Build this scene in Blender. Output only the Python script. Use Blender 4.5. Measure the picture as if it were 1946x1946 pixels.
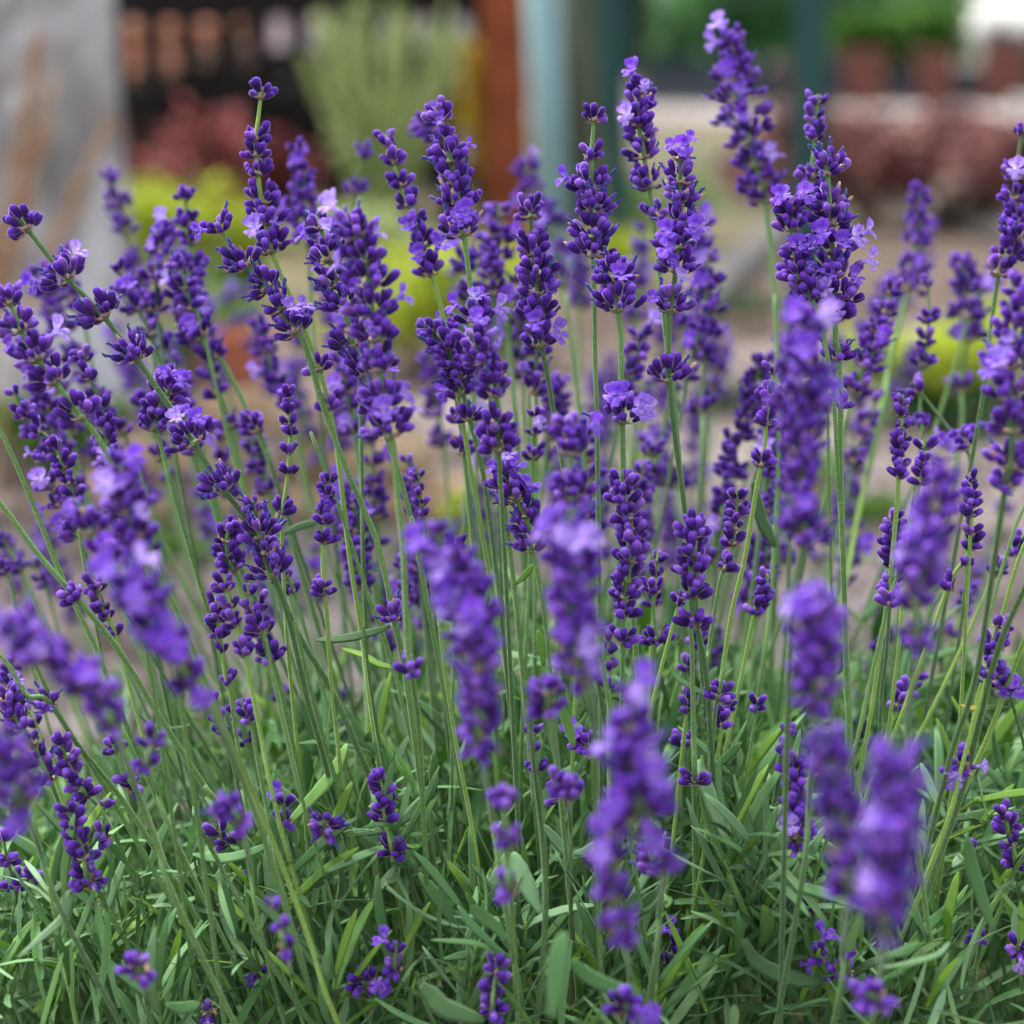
import bpy, math, random
from mathutils import Vector, Matrix, Euler
random.seed(7)
R = random.Random(11)
scn = bpy.context.scene
for o in list(bpy.data.objects):
    bpy.data.objects.remove(o)

# ------------------------------------------------------------------ camera, sky, sun, exposure
CAMH = 0.75
HORIZON = 120.0                        # row of the horizon in the 1946 px photograph
K = 0.5 / 1946.0                       # metres per photo pixel at one metre
PITCH = math.atan((973 - HORIZON) * K)
cam_data = bpy.data.cameras.new("camera")
cam = bpy.data.objects.new("camera", cam_data)
scn.collection.objects.link(cam)
cam.location = (0, 0, CAMH)
cam.rotation_euler = (math.pi / 2 - PITCH, 0, 0)
cam_data.sensor_width = 36
cam_data.lens = 72
cam_data.clip_start = 0.05
cam_data.clip_end = 2000
cam_data.dof.use_dof = True
cam_data.dof.focus_distance = 1.0
cam_data.dof.aperture_fstop = 4.2
cam_data.dof.aperture_blades = 0
scn.camera = cam

world = bpy.data.worlds.new("World")
scn.world = world
world.use_nodes = True
nt = world.node_tree
sky = nt.nodes.new("ShaderNodeTexSky")
sky.sky_type = 'NISHITA'
sky.sun_disc = False
SUN_EL, SUN_AZ = math.radians(58), math.radians(-35)
sky.sun_elevation = SUN_EL
sky.sun_rotation = SUN_AZ
sky.air_density = 1.0
sky.dust_density = 2.0
sky.ozone_density = 1.0
hs = nt.nodes.new("ShaderNodeHueSaturation")
hs.inputs["Saturation"].default_value = 0.25      # thin white cloud over the blue
nt.links.new(sky.outputs[0], hs.inputs["Color"])
bg = nt.nodes["Background"]
nt.links.new(hs.outputs[0], bg.inputs[0])
bg.inputs[1].default_value = 0.11

sun_l = bpy.data.lights.new("sun", 'SUN')
sun_l.energy = 1.5
sun_l.angle = math.radians(14)
sun_l.color = (1.0, 0.97, 0.92)
sun = bpy.data.objects.new("sun", sun_l)
scn.collection.objects.link(sun)
sd = Vector((math.sin(SUN_AZ) * math.cos(SUN_EL), math.cos(SUN_AZ) * math.cos(SUN_EL), math.sin(SUN_EL)))
sun.rotation_euler = sd.to_track_quat('Z', 'Y').to_euler()
sun.location = (0, 0, 5)

scn.view_settings.view_transform = 'Standard'
scn.view_settings.look = 'None'
scn.view_settings.exposure = 2.0
scn.view_settings.gamma = 1.0
scn.view_settings.use_curve_mapping = False

# ------------------------------------------------------------------ helpers
FWD = Vector((0, math.cos(PITCH), -math.sin(PITCH)))
UPV = Vector((0, math.sin(PITCH), math.cos(PITCH)))
RGT = Vector((1, 0, 0))
def P(px, py, d):
    return Vector((0, 0, CAMH)) + FWD * d + RGT * (d * K * (px - 973)) - UPV * (d * K * (py - 973))
def G(px, py, z=0.0):
    v = P(px, py, 1.0) - Vector((0, 0, CAMH))
    s = (z - CAMH) / v.z
    return Vector((0, 0, CAMH)) + v * s
def gx(px, y):                         # sideways position of photo column px at ground distance y
    return y / math.cos(PITCH) * K * (px - 973)
def gz(py, y):                         # height of photo row py at ground distance y
    v = P(973, py, 1.0) - Vector((0, 0, CAMH))
    return CAMH + v.z * y / v.y

COL = scn.collection
def link(o, parent=None):
    COL.objects.link(o)
    if parent is not None:
        o.parent = parent
    return o
def tag(o, label=None, cat=None, group=None, kind=None):
    if label: o['label'] = label
    if cat: o['category'] = cat
    if group: o['group'] = group
    if kind: o['kind'] = kind
    return o
def empty(name, loc):
    o = bpy.data.objects.new(name, None)
    o.empty_display_size = 0.02
    o.location = loc
    return link(o)

class MB:
    def __init__(s):
        s.v, s.f, s.m, s.t, s.r = [], [], [], [], []
    def add(s, v, f, mi=0, t=None, r=0.5, M=None):
        b = len(s.v)
        if M is not None: v = [M @ Vector(q) for q in v]
        s.v += [tuple(q) for q in v]
        s.f += [tuple(i + b for i in q) for q in f]
        s.m += ([mi] * len(f)) if isinstance(mi, int) else list(mi)
        s.t += t if t is not None else [0.5] * len(v)
        s.r += [r] * len(v)
        return s
    def addT(s, tpl, M=None, r=0.5):
        return s.add(tpl[0], tpl[1], tpl[2], list(tpl[3]), r, M)
    def tpl(s):
        return (list(s.v), list(s.f), list(s.m), list(s.t))
    def mesh(s, name, mats, smooth=True):
        me = bpy.data.meshes.new(name)
        me.from_pydata(s.v, [], s.f)
        for m in mats: me.materials.append(m)
        me.polygons.foreach_set('material_index', s.m)
        me.polygons.foreach_set('use_smooth', [smooth] * len(s.f))
        a = me.attributes.new('t', 'FLOAT', 'POINT'); a.data.foreach_set('value', s.t)
        a = me.attributes.new('rnd', 'FLOAT', 'POINT'); a.data.foreach_set('value', s.r)
        me.update()
        return me
    def build(s, name, mats, parent=None, smooth=True):
        return link(bpy.data.objects.new(name, s.mesh(name, mats, smooth)), parent)

def frames(pts):
    n = len(pts); T = []
    for i in range(n):
        a = pts[max(0, i - 1)]; b = pts[min(n - 1, i + 1)]
        d = b - a
        T.append(d.normalized() if d.length > 1e-9 else Vector((0, 0, 1)))
    ref = Vector((1, 0, 0)) if abs(T[0].x) < .8 else Vector((0, 1, 0))
    N = []
    u = (ref - T[0] * ref.dot(T[0])).normalized()
    for i in range(n):
        u = (u - T[i] * u.dot(T[i])).normalized()
        N.append(u.copy())
    return T, N
def tube(pts, rad, sides=6, cap=True, square=0.0):
    T, N = frames(pts)
    v, f, t = [], [], []
    n = len(pts)
    for i in range(n):
        B = T[i].cross(N[i])
        for k in range(sides):
            a = 2 * math.pi * k / sides
            r = rad[i] * (1 + square * (1 if k % 2 == 0 else -1))
            v.append(pts[i] + (N[i] * math.cos(a) + B * math.sin(a)) * r)
            t.append(i / (n - 1))
    for i in range(n - 1):
        for k in range(sides):
            a = i * sides + k; b = i * sides + (k + 1) % sides
            f.append((a, b, b + sides, a + sides))
    if cap:
        f.append(tuple(range(sides))[::-1]); f.append(tuple((n - 1) * sides + k for k in range(sides)))
    return v, f, t
def catmull(pts, sub=4):
    if len(pts) < 3:
        out = [pts[0].lerp(pts[-1], i / (sub * 2)) for i in range(sub * 2 + 1)]
        return out
    ext = [pts[0] * 2 - pts[1]] + list(pts) + [pts[-1] * 2 - pts[-2]]
    out = []
    for i in range(1, len(ext) - 2):
        p0, p1, p2, p3 = ext[i - 1], ext[i], ext[i + 1], ext[i + 2]
        for j in range(sub):
            u = j / sub
            out.append(0.5 * ((2 * p1) + (p2 - p0) * u + (2 * p0 - 5 * p1 + 4 * p2 - p3) * u * u + (3 * p1 - p0 - 3 * p2 + p3) * u ** 3))
    out.append(ext[-2].copy())
    return out
def boxm(mb, c, s, mi=0, bev=0.0, rz=0.0, r=0.5):
    x, y, z = s[0] / 2, s[1] / 2, s[2] / 2
    M = Matrix.Translation(Vector(c)) @ Matrix.Rotation(rz, 4, 'Z')
    if bev <= 0:
        v = [(-x,-y,-z),(x,-y,-z),(x,y,-z),(-x,y,-z),(-x,-y,z),(x,-y,z),(x,y,z),(-x,y,z)]
        f = [(0,3,2,1),(4,5,6,7),(0,1,5,4),(1,2,6,5),(2,3,7,6),(3,0,4,7)]
    else:
        b = bev; v = []
        for zz, e in ((-z, b), (-z + b, 0), (z - b, 0), (z, b)):
            X, Y = x - e, y - e
            v += [(-X + b, -Y, zz), (X - b, -Y, zz), (X, -Y + b, zz), (X, Y - b, zz), (X - b, Y, zz), (-X + b, Y, zz), (-X, Y - b, zz), (-X, -Y + b, zz)]
        f = [tuple(range(8))[::-1], tuple(range(24, 32))]
        for L in range(3):
            for k in range(8):
                a = L * 8 + k; c2 = L * 8 + (k + 1) % 8
                f.append((a, c2, c2 + 8, a + 8))
    return mb.add(v, f, mi, None, r, M)

# ------------------------------------------------------------------ materials
def srgb(r, g, b):
    def c(x):
        x /= 255.0
        return x / 12.92 if x <= .04045 else ((x + .055) / 1.055) ** 2.4
    return (c(r), c(g), c(b), 1)
class MT:
    def __init__(s, name):
        s.m = bpy.data.materials.new(name); s.m.use_nodes = True
        s.nt = s.m.node_tree; s.b = s.nt.nodes["Principled BSDF"]; s.out = s.nt.nodes["Material Output"]
    def n(s, typ, **kw):
        q = s.nt.nodes.new(typ)
        for k, v in kw.items(): setattr(q, k, v)
        return q
    def l(s, a, b): s.nt.links.new(a, b)
    def noise(s, scale, detail=3, coord='Object', rough=.6):
        tc = s.n("ShaderNodeTexCoord"); q = s.n("ShaderNodeTexNoise")
        q.inputs['Scale'].default_value = scale; q.inputs['Detail'].default_value = detail
        q.inputs['Roughness'].default_value = rough
        s.l(tc.outputs[coord], q.inputs['Vector']); return q.outputs['Fac']
    def attr(s, name):
        q = s.n("ShaderNodeAttribute"); q.attribute_name = name; return q.outputs['Fac']
    def ramp(s, fac, stops):
        q = s.n("ShaderNodeValToRGB"); e = q.color_ramp.elements
        while len(e) < len(stops): e.new(0.5)
        for i, (p, c) in enumerate(stops): e[i].position = p; e[i].color = c
        s.l(fac, q.inputs[0]); return q.outputs[0]
    def mix(s, fac, a, b, mode='MIX'):
        q = s.n("ShaderNodeMix"); q.data_type = 'RGBA'; q.blend_type = mode
        for sock, val in ((q.inputs[0], fac), (q.inputs[6], a), (q.inputs[7], b)):
            if hasattr(val, 'is_linked'): s.l(val, sock)
            else: sock.default_value = val
        return q.outputs[2]
    def math(s, op, a, b):
        q = s.n("ShaderNodeMath", operation=op)
        for i, val in enumerate((a, b)):
            if hasattr(val, 'is_linked'): s.l(val, q.inputs[i])
            else: q.inputs[i].default_value = val
        return q.outputs[0]
    def rnd(s):
        oi = s.n("ShaderNodeObjectInfo")
        return s.math('FRACT', s.math('ADD', oi.outputs['Random'], s.attr('rnd')), 0.0)
    def base(s, c): 
        if hasattr(c, 'is_linked'): s.l(c, s.b.inputs['Base Color'])
        else: s.b.inputs['Base Color'].default_value = c
        return s
    def set(s, rough=.6, spec=.3, sheen=0, sheen_tint=None, sheen_rough=.4):
        s.b.inputs['Roughness'].default_value = rough
        s.b.inputs['Specular IOR Level'].default_value = spec
        s.b.inputs['Sheen Weight'].default_value = sheen
        s.b.inputs['Sheen Roughness'].default_value = sheen_rough
        if sheen_tint: s.b.inputs['Sheen Tint'].default_value = sheen_tint
        return s
    def bump(s, h, strength=.3, dist=.001):
        q = s.n("ShaderNodeBump"); q.inputs['Strength'].default_value = strength; q.inputs['Distance'].default_value = dist
        s.l(h, q.inputs['Height']); s.l(q.outputs[0], s.b.inputs['Normal']); return s
    def translucent(s, col, fac=.3):
        tr = s.n("ShaderNodeBsdfTranslucent"); mx = s.n("ShaderNodeMixShader")
        if hasattr(col, 'is_linked'): s.l(col, tr.inputs[0])
        else: tr.inputs[0].default_value = col
        mx.inputs[0].default_value = fac
        s.l(s.b.outputs[0], mx.inputs[1]); s.l(tr.outputs[0], mx.inputs[2]); s.l(mx.outputs[0], s.out.inputs[0]); return s

def m_calyx():
    k = MT("calyx_violet")
    t = k.attr('t'); r = k.rnd()
    body = k.ramp(r, [(0, srgb(28, 6, 52)), (.35, srgb(42, 9, 78)), (.7, srgb(64, 19, 112)), (.9, srgb(94, 46, 140)), (1, srgb(110, 78, 122))])
    tip = k.ramp(r, [(0, srgb(74, 30, 146)), (.6, srgb(112, 56, 190)), (1, srgb(152, 104, 222))])
    grd = k.ramp(t, [(0, (0, 0, 0, 1)), (.6, (.08, .08, .08, 1)), (.96, (1, 1, 1, 1))])
    c = k.mix(grd, body, tip)
    low = k.ramp(t, [(0, (1, 1, 1, 1)), (.16, (0, 0, 0, 1))])
    c = k.mix(k.math('MULTIPLY', low, .6), c, srgb(96, 82, 104))
    n = k.noise(900, 2)
    c = k.mix(k.math('MULTIPLY', n, .15), c, srgb(130, 92, 204))
    k.base(c).set(.75, .12, .8, (.74, .56, 1, 1), .3)
    k.bump(n, .5, .0004)
    return k.m
def m_tip():
    k = MT("spent_corolla_blue")
    k.base(k.ramp(k.noise(700, 2), [(.3, srgb(44, 42, 110)), (.7, srgb(92, 96, 170))])).set(.8, .1, .5, (.8, .8, 1, 1))
    return k.m
def m_petal():
    k = MT("petal_lilac")
    t = k.attr('t'); r = k.rnd()
    c = k.ramp(t, [(0, srgb(216, 192, 246)), (.2, srgb(180, 136, 238)), (.5, srgb(122, 62, 212)), (1, srgb(148, 94, 226))])
    pale = k.ramp(t, [(0, srgb(240, 230, 252)), (.4, srgb(200, 170, 246)), (1, srgb(182, 144, 242))])
    c = k.mix(k.ramp(r, [(.45, (0, 0, 0, 1)), (.9, (1, 1, 1, 1))]), c, pale)
    vein = k.ramp(k.noise(420, 3), [(.52, (0, 0, 0, 1)), (.62, (.5, .5, .5, 1))])
    c = k.mix(vein, c, srgb(92, 46, 190))
    k.base(c).set(.55, .2, .3, (.9, .85, 1, 1))
    k.translucent(c, .38)
    return k.m
def m_dry():
    k = MT("withered_floret")
    k.base(k.ramp(k.noise(500, 2), [(.3, srgb(112, 82, 70)), (.7, srgb(214, 186, 160))])).set(.8, .1)
    return k.m
def m_stem(name, a, b, hair):
    k = MT(name)
    r = k.rnd(); n = k.noise(1100, 2); n2 = k.noise(30, 2)
    c = k.mix(n2, a, b)
    c = k.mix(k.ramp(n, [(.5, (0, 0, 0, 1)), (.68, (.38, .38, .38, 1))]), c, hair)
    k.base(c).set(.7, .2, .35, (.8, 1, .8, 1)); k.bump(n, .4, .0003)
    return k.m
def m_leaf(name, cols, vein, tr=.25):
    k = MT(name)
    r = k.rnd(); n = k.noise(60, 3)
    c = k.ramp(r, cols)
    c = k.mix(k.math('MULTIPLY', n, .5), c, vein)
    f = k.noise(1300, 2)
    c = k.mix(k.math('MULTIPLY', f, .16), c, srgb(168, 194, 160))
    k.base(c).set(.6, .25, .15, (.85, 1, .9, 1)); k.bump(k.noise(500, 2), .5, .0004)
    k.translucent(k.mix(.5, c, srgb(120, 170, 40)), tr)
    return k.m
CALYX, TIP, PETAL, DRY = m_calyx(), m_tip(), m_petal(), m_dry()
STEM = m_stem("stem_green", srgb(72, 112, 48), srgb(108, 148, 76), srgb(178, 196, 150))
STEM_Y = m_stem("stem_fresh_green", srgb(106, 144, 50), srgb(138, 172, 76), srgb(196, 210, 160))
STEM_D = m_stem("stem_dark_green", srgb(56, 90, 42), srgb(84, 118, 62), srgb(150, 170, 130))
LEAF = m_leaf("leaf_grey_green", [(0, srgb(60, 108, 46)), (.3, srgb(92, 142, 80)), (.55, srgb(118, 168, 104)), (.82, srgb(152, 190, 146)), (1, srgb(130, 182, 78))], srgb(74, 128, 64), .22)
LEAF_B = m_leaf("leaf_bright_green", [(0, srgb(112, 162, 36)), (1, srgb(142, 184, 62))], srgb(96, 146, 36), .4)
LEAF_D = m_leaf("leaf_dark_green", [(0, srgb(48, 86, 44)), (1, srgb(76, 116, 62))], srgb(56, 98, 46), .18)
LEAF_Y = MT("leaf_yellow_tip"); LEAF_Y.base(LEAF_Y.ramp(LEAF_Y.attr('t'), [(.3, srgb(66, 100, 50)), (.6, srgb(150, 150, 40)), (1, srgb(200, 180, 40))])).set(.6, .25); LEAF_Y = LEAF_Y.m
BRACT = m_dry(); BRACT.name = "bract_brown"
HAIR = MT("calyx_down"); HAIR.base(srgb(176, 150, 226)).set(.8, .1); HAIR = HAIR.m
FLOWER_MATS = [CALYX, TIP, PETAL, DRY, STEM, HAIR]

def simple(name, cols, scale=8, rough=.85, coord='Object', spec=.2, bumpd=0):
    k = MT(name)
    n = k.noise(scale, 5, coord)
    st = [(.3 + .4 * i / (len(cols) - 1), c) for i, c in enumerate(cols)]
    k.base(k.ramp(n, st)).set(rough, spec)
    if bumpd: k.bump(n, .6, bumpd)
    return k.m
def foliage_mat(name, cols, tr=.3):
    k = MT(name)
    c = k.ramp(k.attr('rnd'), [(i / (len(cols) - 1), q) for i, q in enumerate(cols)])
    k.base(c).set(.6, .25); k.translucent(c, tr)
    return k.m

# ------------------------------------------------------------------ the setting
def sheet(name, pts, z, mat, sub=1):
    mb = MB(); mb.add([(x, y, z) for x, y in pts], [tuple(range(len(pts)))])
    o = mb.build(name, [mat]); return tag(o, kind='structure')
SOIL = simple("soil", [srgb(36, 29, 25), srgb(82, 68, 58), srgb(126, 110, 97)], 5, .95)
PAVE = simple("pale_paving", [srgb(52, 45, 42), srgb(92, 82, 78), srgb(128, 118, 114), srgb(146, 136, 134)], 5, .9)
SAND = simple("sandy_path", [srgb(164, 146, 120), srgb(196, 178, 148)], 5, .95)
ROADM = simple("road_surface", [srgb(118, 108, 104), srgb(164, 156, 152)], .6, .9)
LAWN = simple("lawn_green", [srgb(62, 70, 40), srgb(94, 88, 62), srgb(112, 102, 80)], .9, .95)
sheet("ground", [(-400, -5), (400, -5), (400, 900), (-400, 900)], 0.0, SOIL)
sheet("flower_bed", [(-1.2, .3), (1.2, .3), (1.2, 1.88), (-.88, 1.88), (-1.2, 1.5)], .008, simple("dark_bed_soil", [srgb(46, 36, 28), srgb(74, 58, 46)], 30, .95))
sheet("paving", [(-.9, 1.9), (2.6, 1.9), (2.2, 4.4), (1.35, 6.2), (.55, 5.4), (-.5, 4.3), (-.9, 3.1)], .004, PAVE)
sheet("path", [(-4, 1.5), (-.92, 1.7), (-.92, 3.4), (-1.5, 4.3), (-4, 4.6)], .004, SAND)
sheet("lawn", [(-30, 6.6), (.4, 6.6), (1.3, 8.2), (3.2, 15), (9, 26), (-30, 26)], .004, LAWN)
sheet("road", [(-60, 27), (80, 27), (80, 37), (-60, 37)], .004, ROADM)

# low stone edging that curves through the bed on the right
def ribbon_wall(name, pts, w, h, mat):
    mb = MB(); n = len(pts); v = []; f = []
    pts = catmull([Vector((x, y, 0)) for x, y in pts], 5); n = len(pts)
    for i, p in enumerate(pts):
        T = (pts[min(n - 1, i + 1)] - pts[max(0, i - 1)]).normalized(); N = Vector((-T.y, T.x, 0)) * w / 2
        for q, z in ((N, -.02), (N, h - .01), (N * .8, h), (N * -.8, h), (N * -1, h - .01), (N * -1, -.02)):
            v.append(p + q + Vector((0, 0, z)))
    for i in range(n - 1):
        for k in range(5):
            a = i * 6 + k; f.append((a, a + 1, a + 7, a + 6))
    f.append(tuple(range(6))[::-1]); f.append(tuple((n - 1) * 6 + k for k in range(6)))
    mb.add(v, f); return mb.build(name, [mat], None, False)
KERB = simple("kerb_stone", [srgb(76, 72, 70), srgb(108, 104, 102)], 6, .9)
a = [G(1290, 640), G(1400, 520), G(1560, 400), G(1660, 396), G(1760, 420), G(1960, 480), G(2200, 600)]
tag(ribbon_wall("kerb", [(p.x, p.y) for p in a], .14, .07, KERB), "low grey concrete kerb curving below the red hedge on the right", "kerb")

def crown_mb(mb, lobes, n, leaf, mi=0, rr=R, elong=1.8, upright=0):
    for _ in range(n):
        c, s = lobes[rr.randrange(len(lobes))]
        d = Vector((rr.gauss(0, 1), rr.gauss(0, 1), rr.gauss(0, 1))).normalized() * (rr.random() ** .45) * (1.0 if rr.random() < .82 else rr.uniform(1.05, 1.5))
        p = Vector(c) + Vector((d.x * s[0], d.y * s[1], d.z * s[2]))
        if p.z < .01: p.z = .01 + rr.random() * .05
        L = leaf * rr.uniform(.6, 1.3); W = L / elong
        q = Euler((rr.uniform(-.9, .9) * (1 - upright), rr.uniform(-.9, .9) * (1 - upright), rr.uniform(0, 6.28))).to_matrix().to_4x4()
        if upright: q = q @ Matrix.Rotation(math.radians(80 * upright), 4, 'X')
        M = Matrix.Translation(p) @ q
        mb.add([(0, -L / 2, 0), (W / 2, 0, L * .06), (0, L / 2, 0), (-W / 2, 0, L * .06)], [(0, 1, 2, 3)], mi, None, rr.random(), M)
def shrub(name, loc, w, h, mat, n, leaf, label, cat, group=None, depth=None, lobes=15, upright=0, stems=5, elong=1.8):
    depth = depth or w * .8
    root = empty(name, loc); tag(root, label, cat, group)
    lb = []
    for _ in range(lobes):
        lb.append(((R.uniform(-.32, .32) * w, R.uniform(-.3, .3) * depth, h * R.uniform(.3, .72)), (w * R.uniform(.09, .22), depth * R.uniform(.1, .22), h * R.uniform(.14, .3))))
    mb = MB(); crown_mb(mb, lb, n, leaf, 0, R, elong, upright); mb.build("foliage", [mat], root, False)
    st = MB()
    for _ in range(stems):
        c, s = lb[R.randrange(len(lb))]
        pts = catmull([Vector((R.uniform(-.04, .04) * w, R.uniform(-.04, .04) * w, 0)), Vector((c[0] * .4, c[1] * .4, c[2] * .5)), Vector(c)], 3)
        r0 = max(.004, w * .012)
        st.add(*tube(pts, [r0 * (1 - .6 * i / len(pts)) for i in range(len(pts))], 5)[:2])
    st.build("stem", [WOODB], root); return root
WOODB = simple("brown_bark", [srgb(70, 54, 42), srgb(110, 90, 72)], 20, .9)

# --- grey tree trunk on the left
def trunk():
    y = 4.6; x0, x1 = gx(-330, y), gx(246, y); cx = (x0 + x1) / 2; r = (x1 - x0) / 2
    k = MT("grey_bark")
    n1 = k.noise(2.6, 3); n2 = k.noise(14, 5); n3 = k.noise(5, 2)
    c = k.ramp(n1, [(.36, srgb(112, 108, 106)), (.5, srgb(158, 155, 156)), (.6, srgb(190, 188, 190))])
    c = k.mix(k.ramp(n3, [(.56, (0, 0, 0, 1)), (.66, (.85, .85, .85, 1))]), c, srgb(206, 208, 212))
    c = k.mix(k.ramp(n2, [(.5, (0, 0, 0, 1)), (.75, (.6, .6, .6, 1))]), c, srgb(86, 82, 80))
    k.base(c).set(.9, .1); k.bump(n2, .8, .03)
    root = empty("tree", (cx, y, 0)); tag(root, "thick grey tree trunk with blotched bark at the left edge", "tree")
    mb = MB(); S = 40; rows = 26; v = []; f = []; t = []
    for i in range(rows):
        z = i / (rows - 1) * 3.4
        for q in range(S):
            a = 2 * math.pi * q / S
            rr = r * (1 + .22 * math.exp(-z / .18) - .012 * z) * (1 + .03 * math.sin(3 * a + z * .8) + .02 * math.sin(7 * a - z * 2.1))
            v.append((rr * math.cos(a), rr * math.sin(a), z)); t.append(.5)
    for i in range(rows - 1):
        for q in range(S):
            a = i * S + q; b = i * S + (q + 1) % S; f.append((a, b, b + S, a + S))
    mb.add(v, f, 0, t); mb.build("trunk", [k.m], root)
    lm = foliage_mat("tree_leaf", [srgb(50, 84, 34), srgb(90, 124, 54)])
    cb = MB(); crown_mb(cb, [((R.uniform(-1.6, 1.6), R.uniform(-1.2, 1.2), R.uniform(3.5, 5.4)), (.9, .9, .6)) for _ in range(10)], 2200, .14); cb.build("crown", [lm], root, False)
    for sx in (-1, 1):
        lmb = MB(); pts = catmull([Vector((0, 0, 3.2)), Vector((sx * .5, .1, 3.9)), Vector((sx * 1.2, .3, 4.8))], 4)
        lmb.add(*tube(pts, [.22 * (1 - .7 * i / len(pts)) for i in range(len(pts))], 10)[:2]); lmb.build("limb", [k.m], root)
trunk()

# --- dark slatted fence, seen through it two walls and a dark hedge
PICK = simple("dark_stained_wood", [srgb(18, 15, 16), srgb(32, 27, 28)], 12, .8)
def picket_fence():
    y = 9.0; x0, x1 = gx(235, y), gx(925, y)
    root = empty("slatted_fence", ((x0 + x1) / 2, y, 0)); tag(root, "dark brown slatted wooden fence behind the garden bed", "fence")
    h = gz(-60, y); w = .095; pitch = 66 * y * K / math.cos(PITCH); n = int((x1 - x0) / pitch) + 1
    mb = MB(); boxm(mb, (0, 0, 0), (w, .022, h - .06), 0, .004); me = mb.mesh("slat", [PICK], False)
    for i in range(n):
        o = bpy.data.objects.new("slat", me); link(o, root); o.location = (x0 - (x0 + x1) / 2 + w / 2 + i * pitch, 0, h / 2 + .03)
    for py in (6, 200, 330):
        mb = MB(); z = gz(py, y); boxm(mb, (0, .04, z), (x1 - x0 + .1, .04, .11), 0, .004); mb.build("rail", [PICK], root, False)
    for sx in (-1, 1):
        mb = MB(); boxm(mb, (sx * ((x1 - x0) / 2 + .06), .03, h / 2), (.09, .09, h), 0, .006); mb.build("post", [PICK], root, False)
picket_fence()
def brick_wall(name, x0, x1, y, z1, mat, label, cat="wall", th=.14, cap=None):
    root = empty(name, ((x0 + x1) / 2, y, 0)); tag(root, label, cat)
    mb = MB(); boxm(mb, (0, 0, z1 / 2), (x1 - x0, th, z1), 0, .01); mb.build("masonry", [mat], root, False)
    mb = MB(); boxm(mb, (0, 0, z1 + .03), (x1 - x0 + .06, th + .08, .06), 0, .012); mb.build("coping", [cap or mat], root, False)
TERRA = simple("terracotta_render", [srgb(196, 124, 98), srgb(234, 168, 138)], 3, .9)
LILACW = simple("pale_render", [srgb(206, 194, 208), srgb(234, 226, 236)], 2, .9)
yw = 11.5
brick_wall("low_wall", gx(225, yw), gx(520, yw), yw, gz(64, yw), TERRA, "low terracotta wall glimpsed between the dark fence slats")
brick_wall("low_wall", gx(532, yw + 1), gx(930, yw + 1), yw + 1, gz(36, yw + 1), LILACW, "pale lilac grey wall glimpsed behind the right half of the slatted fence")
VINE = foliage_mat("vine_leaf", [srgb(24, 28, 22), srgb(40, 40, 30)], .1)
for i, (px, w, z) in enumerate(((262, .2, .9), (338, .22, .95), (435, .5, 1.25), (510, .3, 1.0), (600, .24, 1.0), (700, .3, .9))):
    shrub("vine", (gx(px, 10.9), 10.9, 0), w * .8, z, VINE, 260, .07, ["dark vine nearest the grey trunk behind the slats", "second dark vine from the trunk behind the slats", "third dark vine from the trunk behind the slats", "dark vine at the terracotta wall's right end", "dark vine before the left half of the pale wall", "dark vine before the middle of the pale wall"][i], "vine", "dark vines behind the slatted fence", lobes=5)
shrub("low_hedge", (gx(580, 10.2), 10.2, 0), 2.2, .95, VINE, 5200, .09, "dark low hedge directly behind the slatted fence", "hedge", depth=.4, lobes=30)
DKHEDGE = foliage_mat("dark_hedge_leaf", [srgb(30, 36, 32), srgb(44, 50, 46), srgb(58, 62, 60)], .1)
shrub("dark_hedge", (gx(560, 15), 15, 0), 6.4, 3.4, DKHEDGE, 5200, .26, "tall dark hedge behind the slatted fence", "hedge", depth=1.6, lobes=26)

# --- posts
RUST = simple("rust_brown_wood", [srgb(116, 56, 36), srgb(156, 84, 52)], 5, .8)
def post(name, pxt, pyt, pxb, y, w, mat, label, cat="post", d=None, cap=True, n=None, square=True):
    xb, xt = gx(pxb, y), gx(pxt, y); h = gz(pyt, y)
    root = empty(name, (xb, y, 0)); tag(root, label, cat)
    mb = MB(); k = 0.0; v = []; dd = d or w
    if square:
        b = w * .08
        for z, x in ((0, 0), (h, xt - xb)):
            for sx, sy in ((-1, -1), (1, -1), (1, 1), (-1, 1)):
                v += [(x + sx * (w / 2 - (b if sx * sy > 0 else 0)), sy * (dd / 2 - (0 if sx * sy > 0 else b)), z), (x + sx * (w / 2 - (0 if sx * sy > 0 else b)), sy * (dd / 2 - (b if sx * sy > 0 else 0)), z)]
        f = [(i, (i + 1) % 8, 8 + (i + 1) % 8, 8 + i) for i in range(8)] + [tuple(range(8))[::-1], tuple(range(8, 16))]
        mb.add(v, f)
    else:
        mb.add(*tube([Vector((0, 0, 0)), Vector(((xt - xb) / 2, 0, h / 2)), Vector((xt - xb, 0, h))], [w / 2] * 3, 18)[:2])
    mb.build("shaft", [mat], root, not square)
    if cap:
        mb = MB(); boxm(mb, (xt - xb, 0, h + .012), (w * 1.12, dd * 1.12, .02), 0, .004); mb.build("cap", [mat], root, False)
    mb = MB(); boxm(mb, (0, 0, .02), (w * 1.5, dd * 1.5, .04), 0, .006); mb.build("base_plate", [mat], root, False)
    return root
TEALG = simple("teal_grey_paint", [srgb(112, 148, 154), srgb(132, 166, 170)], 3, .55, spec=.4)
TEALD = simple("dark_green_paint", [srgb(2, 60, 58), srgb(6, 74, 70)], 3, .5, spec=.4)
OLIVE = simple("olive_bark", [srgb(64, 72, 58), srgb(92, 98, 82)], 8, .9)
post("wooden_post", 956, -90, 968, 8.4, .185, RUST, "square rust brown wooden post beside the pale teal post")
post("metal_post", 1022, -90, 1056, 7.4, .115, TEALG, "pale teal grey metal post leaning slightly left of the dark green ones", square=False)
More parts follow.
